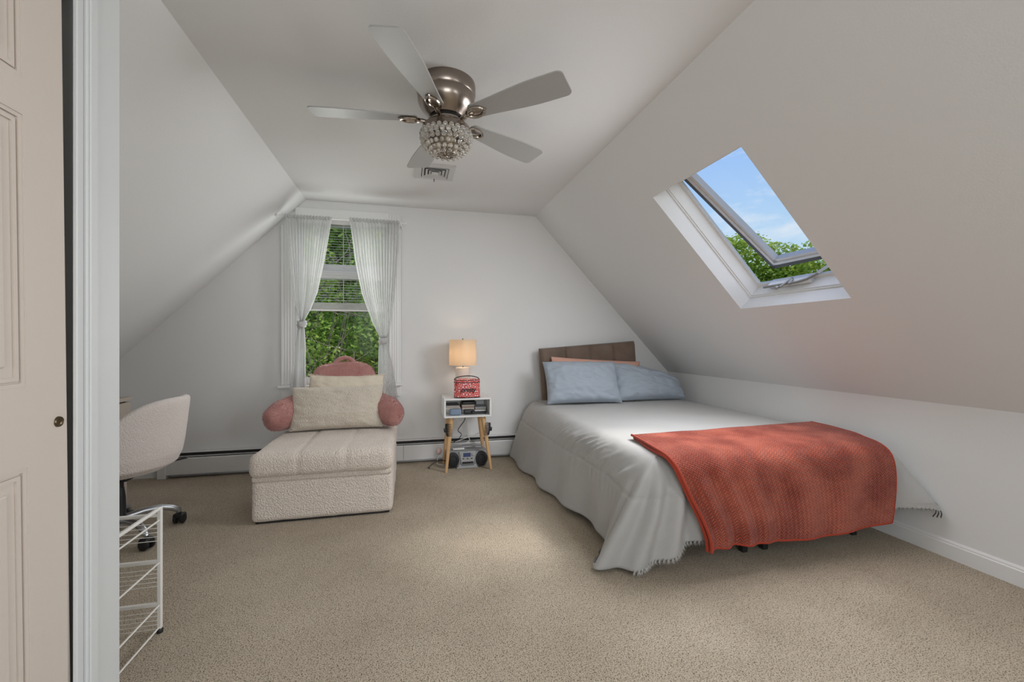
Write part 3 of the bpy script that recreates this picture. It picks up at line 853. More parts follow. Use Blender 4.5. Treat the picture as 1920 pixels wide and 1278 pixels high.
# stations spaced by length
raw = [catmull(KEY, i / 2000) for i in range(2001)]
cum = [0]
for a, b in zip(raw, raw[1:]):
    cum.append(cum[-1] + math.hypot(b[0] - a[0], b[1] - a[1]) * .5 + math.hypot(b[2] - a[2], b[3] - a[3]) * .5)
def station(t):
    import bisect
    s = t * cum[-1]; i = min(bisect.bisect(cum, s), 2000); return raw[i]
ST = [station(i / NS) for i in range(NS + 1)]
LEN = cum[-1]
NR = 74
def comf_pt(i, s):
    ex, ey, hx, hy, hz = ST[i]
    a = ST[max(i - 3, 0)]; b = ST[min(i + 3, NS)]
    tx, ty = b[0] - a[0], b[1] - a[1]; l = math.hypot(tx, ty) + 1e-9
    nx, ny = ty / l, -tx / l
    if nx * (ex - 1.85) + ny * (ey - 2.85) < 0: nx, ny = -nx, -ny
    P0 = (ex - nx * .13, ey - ny * .13, ZT + .004); P1 = (ex + nx * .012, ey + ny * .012, ZT + .002)
    P2 = (lerp(ex, hx, .30) + nx * .012, lerp(ey, hy, .30) + ny * .012, lerp(ZT, hz, .40)); P3 = (hx, hy, hz)
    c = [(1 - s) ** 3, 3 * s * (1 - s) ** 2, 3 * s * s * (1 - s), s ** 3]
    p = [c[0] * P0[k] + c[1] * P1[k] + c[2] * P2[k] + c[3] * P3[k] for k in range(3)]
    al = i / NS * LEN
    # folds: gathers along the left side, soft hanging folds at the foot
    wl = sstep((ey - 1.80) / .14) * (1 if ex < 1.8 else 0)
    wr = sstep((ex - 2.42) / .12)
    d = .006 * ns((al * 3, s * 3, 1), 1)
    if wl > 0:
        y = ey
        band = math.exp(-((s - .40) / .15) ** 2)
        g = sstep((3.2 - y) / .6) * (.55 + .9 * max(0, ns((y * 2.3, s * 2, 15), 1) + .35))
        gath = math.sin(2 * PI * (y * 10.5 - s * 5.5) + 3.2 * ns((y * 3.5, s * 2, 5), 1))
        cc = y * 13 - s * 6.5
        r1 = max(0, 1 - abs(ns((cc, s * 1.6, 21), 1)) * 3.0); r2 = max(0, 1 - abs(ns((cc * 2.1, s * 3, 33), 1)) * 3.0)
        q = g * band * (.015 * r1 * r1 + .005 * r2)
        q += sstep((3.2 - y) / .6) * math.exp(-((s - .64) / .06) ** 2) * .0026 * math.sin(2 * PI * y * 17 + 2 * ns((y * 5, 0, 3), 1))
        q += .016 * sstep((s - .5) / .5) * math.sin(2 * PI * y * 2.3 + 1 + 1.6 * ns((y, 2, 3), 1.2))
        q -= .006 * math.exp(-((s - .56) / .010) ** 2)
        d += q * wl
    if wl < 1:
        q = (.013 + .010 * sstep((1.5 - ex) / .2)) * sstep((s - .2) / .6) * math.sin(2 * PI * (al * 7.5) + 2 * ns((al, s * .6, 7), 2))
        q -= .005 * math.exp(-((s - .56) / .010) ** 2) * sstep((1.32 - ex) / .1)
        d += q * (1 - wl) * (1 - wr * (0.6 if ey < 1.9 else 1))
    d += .0035 * ns((p[0] * 14, p[1] * 14, p[2] * 14), 1)
    f = sstep(s / .12)
    p[0] += nx * d * f; p[1] += ny * d * f
    p[2] += (1 - sstep(s / .3)) * .004 * ns((p[0] * 5, p[1] * 5, 0), 1) + (1 - s) * d * .4
    if s < 1: p[2] = max(p[2], .008)
    p[0] = min(p[0], 2.656)
    return p
m = MB()
def comf_grid(u, v):
    i = int(round(u * NS))
    if v <= .3:                      # top, from the spine out to the first ring
        q = comf_pt(i, 0.0)
        sx = 1.84; sy = min(max(q[1], 2.5), 3.83)
        t = v / .3
        x, y = lerp(sx, q[0], t), lerp(sy, q[1], t)
        g = .006 * ns((x * 3.2, y * 3.2, 2), 1) + .0035 * math.sin(2 * PI * (x * 2.2 + .5 * y)) * ns((x * 2, y * 2, 8), 1)
        return (x, y, lerp(ZT + .006, q[2], t ** 3) + g * (1 - t ** 4))
    w = (v - .3) / .7 * 1.05
    if w > 1.0001:
        q = comf_pt(i, 1.0); q2 = comf_pt(i, .93); h = ST[i]; k = (w - 1) / .05
        c = Vector((lerp(h[0], 1.85, .3), lerp(h[1], 2.85, .3), 0)) - Vector((h[0], h[1], 0)); c.normalize()
        return (q[0] + c.x * .012, q[1] + c.y * .012, q[2] + .05 * max(0, k - .4))
    return comf_pt(i, min(w, 1))
m.grid(comf_grid, NS + 1, NR + 32)
cf = m.build('comforter', M['comf'], angle=80)
props(cf, 'light grey comforter spread over the bed and drooping to the carpet', 'comforter')
# frayed threads along the foot hem
rng = random.Random(5)
m = MB()
FI = [i for i in range(NS) if ST[i][1] < 1.80 and ST[i][4] > .02 and 1.1 < ST[i][0] < 2.6]
for q in range(7000):
    i = rng.choice(FI)
    p = Vector(comf_pt(i, 1.0)); p2 = Vector(comf_pt(i, .975))
    d = (p - p2); d.normalize()
    p = p2 + (p - p2) * rng.uniform(.2, 1)
    side = Vector((rng.uniform(-.8, .8), rng.uniform(-.8, .3), -1)).normalized()
    l = rng.uniform(.010, .026)
    w = Vector((.0009, 0.0006, 0))
    e = p + side * l; e.z = max(e.z, .002)
    k = len(m.v); m.v += [tuple(p - w), tuple(p + w), tuple(e)]; m.f.append((k, k + 1, k + 2))
fr = m.build('fringe', M['fringe'], cf, smooth=False)
fr.matrix_parent_inverse = Matrix.Translation(-cf.location)
m = MB()
tp = Vector(comf_pt(min(range(NS), key=lambda i: (ST[i][2] - 2.64) ** 2 + (ST[i][3] - 1.60) ** 2), 1.0))
for k in range(3):
    m.tube([tp + Vector((-.004 * k, .006 * k, .0)), tp + Vector((-.008 * k + .004, .008 * k - .004, -.018)), tp + Vector((.004 - .012 * k, .010 * k, -.040))], .0022, 5)
tg = m.build('tie_thread', M['black'], cf); tg.matrix_parent_inverse = Matrix.Translation(-cf.location)

# throw blanket -------------------------------------------------------
BY = [(2.20, ZT + .028), (2.0, ZT + .028), (1.88, ZT + .026), (1.80, ZT + .016), (1.752, ZT - .015), (1.730, ZT - .07), (1.722, ZT - .16), (1.722, .27), (1.728, .17), (1.735, .110)]
bc = [0]
for a, b in zip(BY, BY[1:]): bc.append(bc[-1] + math.hypot(b[0] - a[0], b[1] - a[1]))
BL = bc[-1]
def bprof(v):
    s = v * BL
    for i in range(len(bc) - 1):
        if s <= bc[i + 1] + 1e-9:
            t = (s - bc[i]) / (bc[i + 1] - bc[i]); return catmull(BY, (i + t) / (len(BY) - 1))
    return BY[-1]
def throw_pt(u, v, off=0.0):
    y, z = bprof(v)
    xl = lerp(1.235, 1.195, sstep(v / .4)) + .175 * sstep((v - .42) / .58) ** 1.15
    xr = 2.585 - .085 * sstep((v - .10) / .3) - .012 * sstep((v - .6) / .4)
    x = lerp(xl, xr, u)
    if v < .35: y += .075 * u * (1 - sstep(v / .35)) ; 
    h = sstep((v - .45) / .5)
    lf = 1 - sstep(u / .5)
    d = h * (.017 * lf * math.sin(2 * PI * (u * 9.5 - v * .6)) + .009 * math.sin(2 * PI * (u * 4.2 + .2 * v) + 1.2 * ns((u * 3, v, 4), 1)) + .007 * ns((u * 9, v * 3, 2), 1))
    top = 1 - sstep((v - .3) / .2)
    z += top * (.004 * ns((x * 5, y * 5, 3), 1)) 
    y -= d + off * (1 - top) + .006 * (1 - top); z += off * top
    z += h * (.018 * math.sin(u * PI * 2.2 + .6) * .6 + (.02 * u)) * sstep((v - .6) / .4)
    # the right edge curls down over the comforter's corner
    cr = sstep((u - .86) / .14)
    z -= cr * .012 * (1 - top) * (1 - h)
    return (x, y, z)
m = MB()
NU, NV = 170, 120
m.grid(lambda u, v: throw_pt(u, v), NU, NV)
th = m.build('throw_blanket', M['throw'], angle=80)
uvl = th.data.uv_layers.new(name='UVMap')
for lp in th.data.loops:
    i = lp.vertex_index; uvl.data[lp.index].uv = ((i // NV) / (NU - 1) * 1.33, (i % NV) / (NV - 1) * BL)
md = th.modifiers.new('thick', 'SOLIDIFY'); md.thickness = .009; md.offset = 0
props(th, 'folded rust red zigzag plush throw draped over the foot of the bed', 'blanket')
def hemchild(m, name):
    o = m.build(name, M['throwhem'], th); o.matrix_parent_inverse = Matrix.Translation(-th.location); return o
hemchild(MB().tube([throw_pt(0, j / 60, .002) for j in range(61)], .0075, 8), 'hem')
def second(j):
    p = throw_pt(.012, j / 60, -.010); return (p[0] - .020 * sstep(j / 14) + .0 , p[1] - .002, p[2] - .004)
hemchild(MB().tube([second(j) for j in range(61)], .0085, 8), 'hem')
hemchild(MB().tube([throw_pt(j / 80, 1, .0) for j in range(81)], .007, 8), 'hem')
hemchild(MB().tube([throw_pt(1, j / 60, .0) for j in range(61)], .007, 8), 'hem')

# pillows on the bed ---------------------------------------------------
zb = ZT + .018
m = pillow(.69, .40, .19, 2, .04, .012, power=3); place(m, (1.515, 3.50, zb), 27, -4, 0)
props(m.build('bed_pillow', M['bluep'], angle=80), 'plump blue-grey pillow standing upright on the side nearest the lamp', 'pillow', 'blue-grey bed pillows')
m = pillow(.72, .395, .19, 7, .05, .013, power=3, sag=.50); place(m, (2.20, 3.55, zb), 33, 0, 0)
props(m.build('bed_pillow', M['bluep'], angle=80), 'slumped blue-grey pillow tucked into the corner by the low wall', 'pillow', 'blue-grey bed pillows')
m = pillow(.92, .378, .13, 11, .03, .006, power=3); place(m, (1.74, 3.74, zb), 10, 0, 3.5)
props(m.build('bed_pillow', M['pinkp'], angle=80), 'salmon pink pillow peeking out behind the two blue-grey pillows', 'pillow')

# headboard, leaning a few degrees off level ---------------------------
hb = thing('headboard', 'tilted brown velvet tufted headboard against the back wall', 'headboard', (1.75, 3.91, .2))
Mh = Matrix.Translation(Vector((1.745, 3.905, .55))) @ Matrix.Rotation(R(-4.2), 4, 'Y')
m = MB()
HW, HH, H0 = 1.00, .515, -.25
def hbf(u, v):
    x = lerp(-HW / 2, HW / 2, u); z = lerp(H0, HH, v)
    ex = min(u, 1 - u) * HW; ez = min((1 - v) * (HH - H0), 9)
    e = math.sqrt(max(0, 1 - max(0, 1 - ex / .035) ** 2)) * math.sqrt(max(0, 1 - max(0, 1 - ez / .035) ** 2))
    ch = abs(math.sin(PI * (x / HW + .5) * 4))
    seam = .014 * math.exp(-(ch / .10) ** 2)
    y = -.045 * e + seam * e
    for bx in (-.25, 0, .25):
        for bz in (.33, .12):
            d2 = ((x - bx * HW) ** 2 + (z - bz) ** 2)
            y += .018 * math.exp(-d2 / .0009) * e
    y += .003 * ns((x * 9, z * 9, 3), 1) * e
    return (x, y - .018, z)
m.grid(hbf, 120, 80)
m.box(-HW / 2, HW / 2, -.0175, .012, H0, HH, .006, 2)
m.xf(Mh); m.build('padded_panel', M['headb'], hb, angle=70)
for bx in (-.25, 0, .25):
    for bz in (.33, .12):
        m = MB(); m.ball((bx * HW, -.053, bz), .012, (1, .5, 1), 8, M=Mh); m.build('tuft_button', M['headb'], hb)
for sx in (-.42, .42):
    MB().box(sx - .03, sx + .03, -.005, .02, -.545 + .07, H0 + .02, M=Mh).build('strut', M['blackm'], hb, smooth=False)

# ------------------------------------------------------------------ chaise
ch = thing('chaise_lounge', 'cream boucle storage chaise in front of the gable window', 'chaise', (-.5, 3.2, 0))
def softbox(x0, x1, y0, y1, z0, z1, r, amp=.004, seed=0, n=26, dip=None):
    bm = bmesh.new(); bmesh.ops.create_cube(bm, size=1)
    for v in bm.verts: v.co = Vector((lerp(x0, x1, v.co.x + .5), lerp(y0, y1, v.co.y + .5), lerp(z0, z1, v.co.z + .5)))
    bmesh.ops.bevel(bm, geom=list(bm.edges), offset=r, segments=5, profile=.5, affect='EDGES')
    big = [e for e in bm.edges if e.calc_length() > .08]
    bmesh.ops.subdivide_edges(bm, edges=big, cuts=n, use_grid_fill=True)
    bm.normal_update()
    for v in bm.verts:
        d = amp * ns(v.co, 9, seed) + amp * .6 * ns(v.co, 40, seed)
        if dip: d += dip(v.co)
        v.co += v.normal * d
    bm.verts.index_update()
    m = MB(); m.add([v.co.copy() for v in bm.verts], [[v.index for v in f.verts] for f in bm.faces]); bm.free()
    return m
softbox(-.913, -.098, 2.83, 3.74, .010, .262, .03, .003, 1, 20).build('storage_base', M['boucle'], ch, angle=80)
# seam bead between the base and the lid
softbox(-.908, -.103, 2.826, 3.735, .252, .292, .014, .002, 2, 12).build('trim_band', M['boucle'], ch, angle=80)
def seatdip(p):
    d = 0
    if p.z > .36:
        for sx in (-.645, -.375): d -= .010 * math.exp(-((p.x - sx) / .010) ** 2)
        for sy in (3.02, 3.34): d -= .007 * math.exp(-((p.y - sy) / .010) ** 2)
        d += .010 * math.sin(PI * min(1, max(0, (p.x + .91) / .82)))
    elif p.y < 2.85:
        for sx in (-.645, -.375): d -= .008 * math.exp(-((p.x - sx) / .010) ** 2)
    return d
softbox(-.918, -.092, 2.79, 3.74, .285, .428, .045, .004, 3, 44, seatdip).build('seat_cushion', M['boucle'], ch, angle=80)
MB().box(-.89, -.12, 2.85, 3.72, .002, .03).build('plinth', M['black'], ch, smooth=False)
for x, y in ((-.88, 2.87), (-.14, 2.87), (-.88, 3.70), (-.14, 3.70)):
    MB().lathe([(.018, 0), (.020, .014)], 16, (x, y, 0)).build('foot', M['black'], ch)

# pink faux-fur reading pillow with arms and a handle ------------------
rp = thing('reading_pillow', 'dusty pink fur reading pillow with arms at the head of the chaise', 'cushion', (-.53, 3.6, .43))
rng = random.Random(11)
def blob(fn, nu, nv, cnt, name, ln=.010):
    m = MB(); m.grid(fn, nu, nv, cu=True)
    sm = surf_samples(m, cnt, rng)
    c = Vector((0, 0, 0))
    for p in m.v: c += Vector(p)
    c /= len(m.v)
    sm = [(p, n if (p - c).dot(n) > 0 else -n) for p, n in sm]
    strands(m, sm, ln, .0012, rng)
    return m.build(name, M['fur'], rp, angle=80)
def backf(u, v):
    a = 2 * PI * u; t = v * PI
    cx, sy = math.cos(a), math.sin(a)
    # superellipse slab: wide in x, thin in y
    r = max(math.sin(t), 0) ** .28
    hw = .275 * (1 - .10 * sstep((-math.cos(t)) * .5 + .5))
    x = (abs(cx) ** .55) * (1 if cx > 0 else -1) * r * hw * (.94 + .06 * r)
    y = (abs(sy) ** .8) * (1 if sy > 0 else -1) * r * .075
    z = .243 - math.cos(t) * .243
    lump = .014 * ns((x * 9, y * 5, z * 9), 1, 4)
    z += .014 * math.sin(x * 18 + 1.0) * sstep((z - .35) / .2) + lump
    return (-.497 + x, 3.595 + y + .05 * (z / .5) ** 1.0, .442 + z)
blob(backf, 64, 40, 20000, 'back_cushion')
def armf(side):
    def f(u, v):
        a = 2 * PI * u; t = v * PI
        cx = -.515
        ang = R(52)
        p = Vector((math.sin(t) * math.cos(a) * .095, -math.cos(t) * .215, math.sin(t) * math.sin(a) * .105))
        r = abs(math.cos(t)) ** 3
        # long axis runs forward and outward
        ax = Vector((side * math.cos(ang), -math.sin(ang), -.22)).normalized()
        up = Vector((0, 0, 1)); sd = ax.cross(up).normalized(); up = sd.cross(ax)
        c = Vector((cx + side * .345 - (.012 if side > 0 else 0), 3.47, .572))
        s_ = math.sin(t) ** .6 if math.sin(t) > 0 else 0
        q = c + ax * (-math.cos(t) * .19) + sd * (s_ * math.cos(a) * .088) + up * (s_ * math.sin(a) * .108)
        q += Vector((0, 0, .010)) * ns(q, 9, 2)
        q.z = max(q.z, .447)
        return tuple(q)
    return f
blob(armf(-1), 40, 30, 11000, 'arm'); blob(armf(1), 40, 30, 11000, 'arm')
m = MB()
hp = [(-.497 + .072 * math.cos(PI * j / 14), 3.648, .905 + .060 * math.sin(PI * j / 14)) for j in range(15)]
m.tube(hp, .017, 10)
strands(m, surf_samples(m, 1200, rng), .009, .0012, rng)
m.build('handle', M['fur'], rp, angle=80)

# two cream cushions ---------------------------------------------------
m = pillow(.545, .40, .14, 21, .02, .008, power=3); place(m, (-.475, 3.475, .442), 14, 0, 1.0)
c2 = m.build('throw_cushion', M['cream2'], angle=80)
props(c2, 'ivory fleece cushion with frayed edge, behind the teddy cushion', 'cushion', 'cream cushions on the chaise')
m = MB()
for q in range(900):
    t = rng.uniform(-1, 1); side = rng.random()
    if side < .6: p = (t * .285, 0, .40 - .012 * (1 - t * t)); d = Vector((rng.uniform(-.6, .6), rng.uniform(-.7, .4), 1))
    else:
        s_ = 1 if rng.random() < .5 else -1; zz = rng.uniform(.05, .40); p = (s_ * (.288 - .008 * (1 - (zz / .2 - 1) ** 2)), 0, zz); d = Vector((s_, rng.uniform(-.7, .4), rng.uniform(-.5, .5)))
    p = Vector(p); d.normalize(); e = p + d * rng.uniform(.008, .022); w = Vector((.0012, .001, .001)); k = len(m.v)
    m.v += [tuple(p - w), tuple(p + w), tuple(e)]; m.f.append((k, k + 1, k + 2))
place(m, (-.475, 3.475, .442), 14, 0, 1.0)
o = m.build('fringe', M['cream2'], c2, smooth=False); o.matrix_parent_inverse = Matrix.Translation(-c2.location)
m = pillow(.65, .325, .16, 31, .03, .007, power=3); place(m, (-.515, 3.385, .446), 17, 0, -.6)
props(m.build('throw_cushion', M['cream'], angle=80), 'cream teddy lumbar cushion, frontmost on the chaise', 'cushion', 'cream cushions on the chaise')

# ------------------------------------------------------------------ nightstand
nt_ = thing('nightstand', 'small white open-box nightstand on splayed oak legs', 'nightstand', (.49, 3.74, 0))
BX0, BX1, BY0, BY1, BZ0, BZ1 = .287, .687, 3.575, 3.885, .457, .618
t_ = .015
MB().box(BX0, BX1, BY0, BY1, BZ1 - t_, BZ1, .002, 1).build('top', M['whitelam'], nt_, smooth=False)
MB().box(BX0, BX1, BY0, BY1, BZ0, BZ0 + t_, .002, 1).build('bottom_shelf', M['whitelam'], nt_, smooth=False)
for x in (BX0, BX1 - t_): MB().box(x, x + t_, BY0, BY1, BZ0 + t_, BZ1 - t_, .001, 1).build('side_panel', M['whitelam'], nt_, smooth=False)
MB().box(BX0 + t_, BX1 - t_, BY1 - .008, BY1, BZ0 + t_, BZ1 - t_).build('back_panel', M['whitelam'], nt_, smooth=False)
for sx, sy, tx, fx, ty, fy in ((-1, -1, .352, .306, 3.630, 3.598), (1, -1, .622, .690, 3.630, 3.612), (-1, 1, .352, .306, 3.83, 3.868), (1, 1, .622, .676, 3.83, 3.868)):
    MB().tube([(tx, ty, BZ0), (lerp(tx, fx, .2), lerp(ty, fy, .2), BZ0 * .8), (fx, fy, 0)], [.021, .020, .0115], 16).build('leg', M['wood'], nt_)

# claw clips hanging on the two front legs
def clip(x, z, side, tilt, label):
    root = thing('claw_clip', label, 'hair clip', (x, 3.60, z - .05), 'hair clips on the nightstand legs')
    Mc = Matrix.Translation(Vector((x, 3.585, z))) @ Matrix.Rotation(R(tilt), 4, 'Y')
    m = MB()
    m.tube([(side * .016, -.006, .052), (side * .022, -.004, .02), (side * .022, -.004, -.02), (side * .016, -.006, -.052)], .0055, 8, M=Mc)
    for k in range(8):
        zz = -.047 + k * .0135
        m.tube([(side * .018, -.006, zz), (side * .002, -.014, zz - .001), (-side * .016, -.012, zz - .002), (-side * .022, -.004, zz - .003)], [.003, .0028, .0024, .0014], 6, M=Mc)
    m.build('comb', M['black'], root)
    m = MB()
    m.tube([(side * .024, .012, .052), (side * .028, .012, .02), (side * .028, .012, -.02), (side * .024, .012, -.052)], .005, 8, M=Mc)
    for k in range(8):
        zz = -.047 + k * .0135
        m.tube([(side * .024, .012, zz), (side * .010, .034, zz), (-side * .012, .040, zz)], [.003, .0025, .0014], 6, M=Mc)
    m.build('comb', M['black'], root)
    m = MB(); m.box(side * .024 if side > 0 else -.046, .046 if side > 0 else -.024, -.006, .014, -.016, .018, .006, 3, M=Mc)
    m.build('thumb_grip', M['black'], root)
clip(.332, .358, -1, -6, 'black claw clip clamped on the left front nightstand leg')
clip(.648, .353, 1, 7, 'black claw clip clamped on the right front nightstand leg')

# table lamp
lp = thing('table_lamp', 'lit table lamp with cream drum shade on the nightstand', 'lamp', (.47, 3.785, BZ1))
LX, LY = .468, 3.785
MB().lathe([(.0001, BZ1), (.062, BZ1), (.0645, BZ1 + .006), (.0645, .858), (.060, .866), (.0001, .867)], 40, (LX, LY, 0)).build('base', M['ceramic'], lp, angle=60)
MB().tube([(LX, LY, .866), (LX, LY, .94)], .008, 10).build('neck', M['nickel2'], lp)
m = MB(); m.lathe([(.121, .886), (.117, 1.112), (.1155, 1.112), (.1195, .886)], 56, (LX, LY, 0), caps=False); m.build('lamp_shade', M['shade'], lp)
m = MB()
for k in range(3):
    a = 2 * PI * k / 3 + .5; m.tube([(LX, LY, 1.098), (LX + .1155 * math.cos(a), LY + .1155 * math.sin(a), 1.104)], .002, 6)
m.tube([(LX, LY, .94), (LX + .03, LY, .98), (LX + .034, LY, 1.05), (LX, LY, 1.098)], .0018, 6); m.tube([(LX, LY, .94), (LX - .03, LY, .98), (LX - .034, LY, 1.05), (LX, LY, 1.098)], .0018, 6)
m.build('harp', M['nickel2'], lp)
MB().ball((LX, LY, 1.112), .008, (1, 1, 1.4), 8).build('finial', M['nickel'], lp)
MB().ball((LX, LY, .985), .028, (1, 1, 1.2), 10).build('bulb', M['bulb'], lp)

# red train case
bg = thing('cosmetic_case', 'red ring-print oval cosmetic case in front of the lamp', 'bag', (.487, 3.645, BZ1))
BXc, BYc = .487, 3.645
def oval(a, rx, ry, p=2.8):
    c, s_ = math.cos(a), math.sin(a)
    return (BXc + rx * (abs(c) ** (2 / p)) * (1 if c > 0 else -1), BYc + ry * (abs(s_) ** (2 / p)) * (1 if s_ > 0 else -1))
def bagprof(zs):
    def f(u, v):
        i = v * (len(zs) - 1); k = min(int(i), len(zs) - 2); t = i - k
        rx = lerp(zs[k][0], zs[k + 1][0], t); z = lerp(zs[k][2], zs[k + 1][2], t); ry = lerp(zs[k][1], zs[k + 1][1], t)
        x, y = oval(2 * PI * u, rx, ry); return (x, y, z)
    return f
m = MB(); m.grid(bagprof([(.0001, .0001, BZ1 + .003), (.107, .058, BZ1 + .003), (.112, .062, BZ1 + .012), (.110, .061, .70), (.108, .060, .748)]), 64, 24, cu=True); m.build('body', M['bag'], bg, angle=60)
m = MB(); m.grid(bagprof([(.109, .061, .750), (.109, .061, .768), (.095, .05, .776), (.0001, .0001, .778)]), 64, 14, cu=True); m.build('lid', M['bag'], bg, angle=60)
def loop(rx, ry, z, r, m):
    m.tube([(*oval(2 * PI * j / 60, rx, ry), z) for j in range(61)], r, 6, caps=False)
m = MB(); loop(.110, .0615, .749, .0030, m); m.build('piping', M['black'], bg)
m = MB(); loop(.1085, .061, .769, .0028, m); m.build('piping', M['black'], bg)
m = MB(); loop(.110, .061, BZ1 + .005, .003, m); m.build('piping', M['black'], bg)
m = MB()
pts = [(BXc + .106 * math.cos(PI * j / 20), BYc + .015, .770 + .030 * math.sin(PI * j / 20)) for j in range(21)]
m.tube(pts, .0042, 8); m.build('carry_handle', M['black'], bg)
cu = bpy.data.curves.new('lettering', 'FONT'); cu.body = 'pretty'; cu.size = .056; cu.shear = .18; cu.extrude = .0008; cu.offset = .0011
cu.align_x = 'CENTER'; cu.align_y = 'CENTER'; cu.space_character = .92
tmp = bpy.data.objects.new('lettering_curve', cu); C.objects.link(tmp)
bpy.context.view_layer.update()
me_ = bpy.data.meshes.new_from_object(tmp.evaluated_get(bpy.context.evaluated_depsgraph_get()))
bpy.data.objects.remove(tmp)
lt = bpy.data.objects.new('lettering', me_); C.objects.link(lt); me_.materials.clear(); me_.materials.append(M['ink'])
lt.parent = bg; lt.matrix_parent_inverse = Matrix.Translation(-bg.location)
lt.location = (BXc + .002, BYc - .0632, .688); lt.rotation_euler = (R(90), 0, 0)

# what lies inside the box
zs = BZ0 + t_
def slab(name, label, cat, x0, x1, y0, y1, z0, h, mt, group=None, edges=True):
    root = thing(name, label, cat, ((x0 + x1) / 2, (y0 + y1) / 2, z0), group)
    MB().box(x0, x1, y0, y1, z0, z0 + h * .18).build('cover', mt, root, smooth=False)
    MB().box(x0, x1, y0, y1, z0 + h * .82, z0 + h).build('cover', mt, root, smooth=False)
    MB().box(x0 + .002, x1 - .002, y0 + .002, y1 - .002, z0 + h * .18, z0 + h * .82).build('pages', M['paper'], root, smooth=False)
z = zs
G = 'magazines on the left of the nightstand shelf'
for k, (h, mt, lab) in enumerate(((.010, 'mag1', 'grey-covered magazine at the bottom of the left shelf stack'), (.012, 'mag4', 'dark teal magazine second from the bottom of the left stack'),
        (.010, 'mag1', 'grey magazine in the middle of the left shelf stack'), (.014, 'mag4', 'dark teal magazine just above the middle of the left stack'),
        (.012, 'mag2', 'tan magazine second from the top of the left stack'), (.013, 'mag1', 'grey magazine on top of the left shelf stack'))):
    slab('magazine', lab, 'magazine', .308 + .003 * (k % 2), .44 - .006 * (k % 3), 3.66 + .004 * (k % 2), 3.86, z, h, M[mt], G); z += h + .001
z = zs
G = 'books in the middle of the nightstand shelf'
for k, (h, mt, lab) in enumerate(((.028, 'mag1', 'thick grey book at the bottom of the middle shelf stack'), (.024, 'mag3', 'rose-covered book in the middle shelf stack'), (.022, 'mag2', 'tan book under the black case on the shelf'))):
    slab('book', lab, 'book', .450, .560, 3.70, 3.86, z, h, M[mt], G); z += h + .001
props(MB().box(.458, .575, 3.69, 3.84, z, z + .022, .004, 2).build('glasses_case', M['black']), 'slim black case on top of the shelf books', 'case')
sp_ = thing('bluetooth_speaker', 'slate blue fabric portable speaker at the front of the nightstand shelf', 'speaker', (.386, 3.62, zs))
MB().box(.336, .436, 3.597, 3.642, zs, zs + .056, .018, 5).build('body', M['speaker'], sp_)
MB().box(.360, .412, 3.604, 3.634, zs + .0545, zs + .058, .002, 2).build('button_strip', M['greyp'], sp_)
fd = thing('flat_iron', 'black hair straightener lying at the right of the nightstand shelf', 'hair tool', (.56, 3.66, zs))
MB().box(.462, .535, 3.628, 3.680, zs, zs + .040, .006, 2).build('grip', M['black'], fd)
MB().box(.532, .655, 3.632, 3.675, zs, zs + .018, .005, 2).build('lower_arm', M['black'], fd)
MB().box(.532, .650, 3.634, 3.673, zs + .022, zs + .036, .005, 2).build('upper_arm', M['silver'], fd)
m = MB(); m.lathe([(.0001, -.026), (.017, -.026), (.018, 0), (.017, .026), (.0001, .026)], 20, M=Matrix.Translation(Vector((.538, 3.654, zs + .022))) @ Matrix.Rotation(R(90), 4, 'X')); m.build('hinge', M['black'], fd)
slab('notebook', 'pale grey notebook lying behind the hair straightener', 'notebook', .565, .662, 3.70, 3.86, zs, .052, M['silver'])

# boombox on the floor
bb = thing('boombox', 'silver and black portable CD player on the carpet under the nightstand', 'stereo', (.49, 3.75, 0))
def bbody(u, v):
    a = 2 * PI * u; x = lerp(.322, .668, v)
    c, s_ = math.cos(a), math.sin(a); q = (x - .495) / .173
    ry = .082 * (1 - .28 * q * q); rz = .076 * (1 - .10 * q * q)
    return (x, 3.755 + ry * (abs(c) ** .5) * (1 if c > 0 else -1), .078 + rz * (abs(s_) ** .55) * (1 if s_ > 0 else -1))
m = MB(); m.grid(bbody, 48, 40, cu=True)
for xx in (0, 1): m.add([bbody(j / 48, xx) for j in range(48)], [tuple(range(48))])
m.build('body', M['greyp'], bb)
def yfront(x): q = (x - .495) / .173; return 3.755 - .082 * (1 - .28 * q * q)
for cx in (.372, .618):
    m = MB(); m.lathe([(.0001, .010), (.044, .008), (.052, .004), (.055, 0), (.055, -.01)], 32, sy=1.15, M=Matrix.Translation(Vector((cx, yfront(cx) - .004, .078))) @ Matrix.Rotation(R(90), 4, 'X'))
    so_ = m.build('speaker_grille', M['grille'], bb)
    m = MB(); m.lathe([(.030, .0105), (.032, .013), (.034, .0105)], 32, sy=1.15, M=Matrix.Translation(Vector((cx, yfront(cx) - .004, .078))) @ Matrix.Rotation(R(90), 4, 'X'), caps=False)
    m.build('cone_ring', M['black'], so_)
m = MB(); yf = 3.668
m.prism([(.425, yf, .145), (.565, yf, .145), (.548, yf, .045), (.445, yf, .045)], (0, .02, 0)); fp_ = m.build('control_panel', M['silver'], bb, smooth=False, fix=True)
MB().box(.458, .522, yf - .003, yf, .102, .136, .001, 1).build('display', M['display'], fp_, smooth=False)
MB().lathe([(.0001, .010), (.012, .010), (.014, 0)], 24, M=Matrix.Translation(Vector((.544, yf, .126))) @ Matrix.Rotation(R(90), 4, 'X')).build('volume_knob', M['silver'], fp_)
MB().lathe([(.0001, .008), (.005, .008), (.006, 0)], 16, M=Matrix.Translation(Vector((.443, yf, .122))) @ Matrix.Rotation(R(90), 4, 'X')).build('volume_knob', M['silver'], fp_)
for k in range(5): MB().box(.452 + k * .018, .465 + k * .018, yf - .004, yf, .083, .091, .001, 1).build('button', M['silver'] if k % 2 else M['black'], fp_, smooth=False)
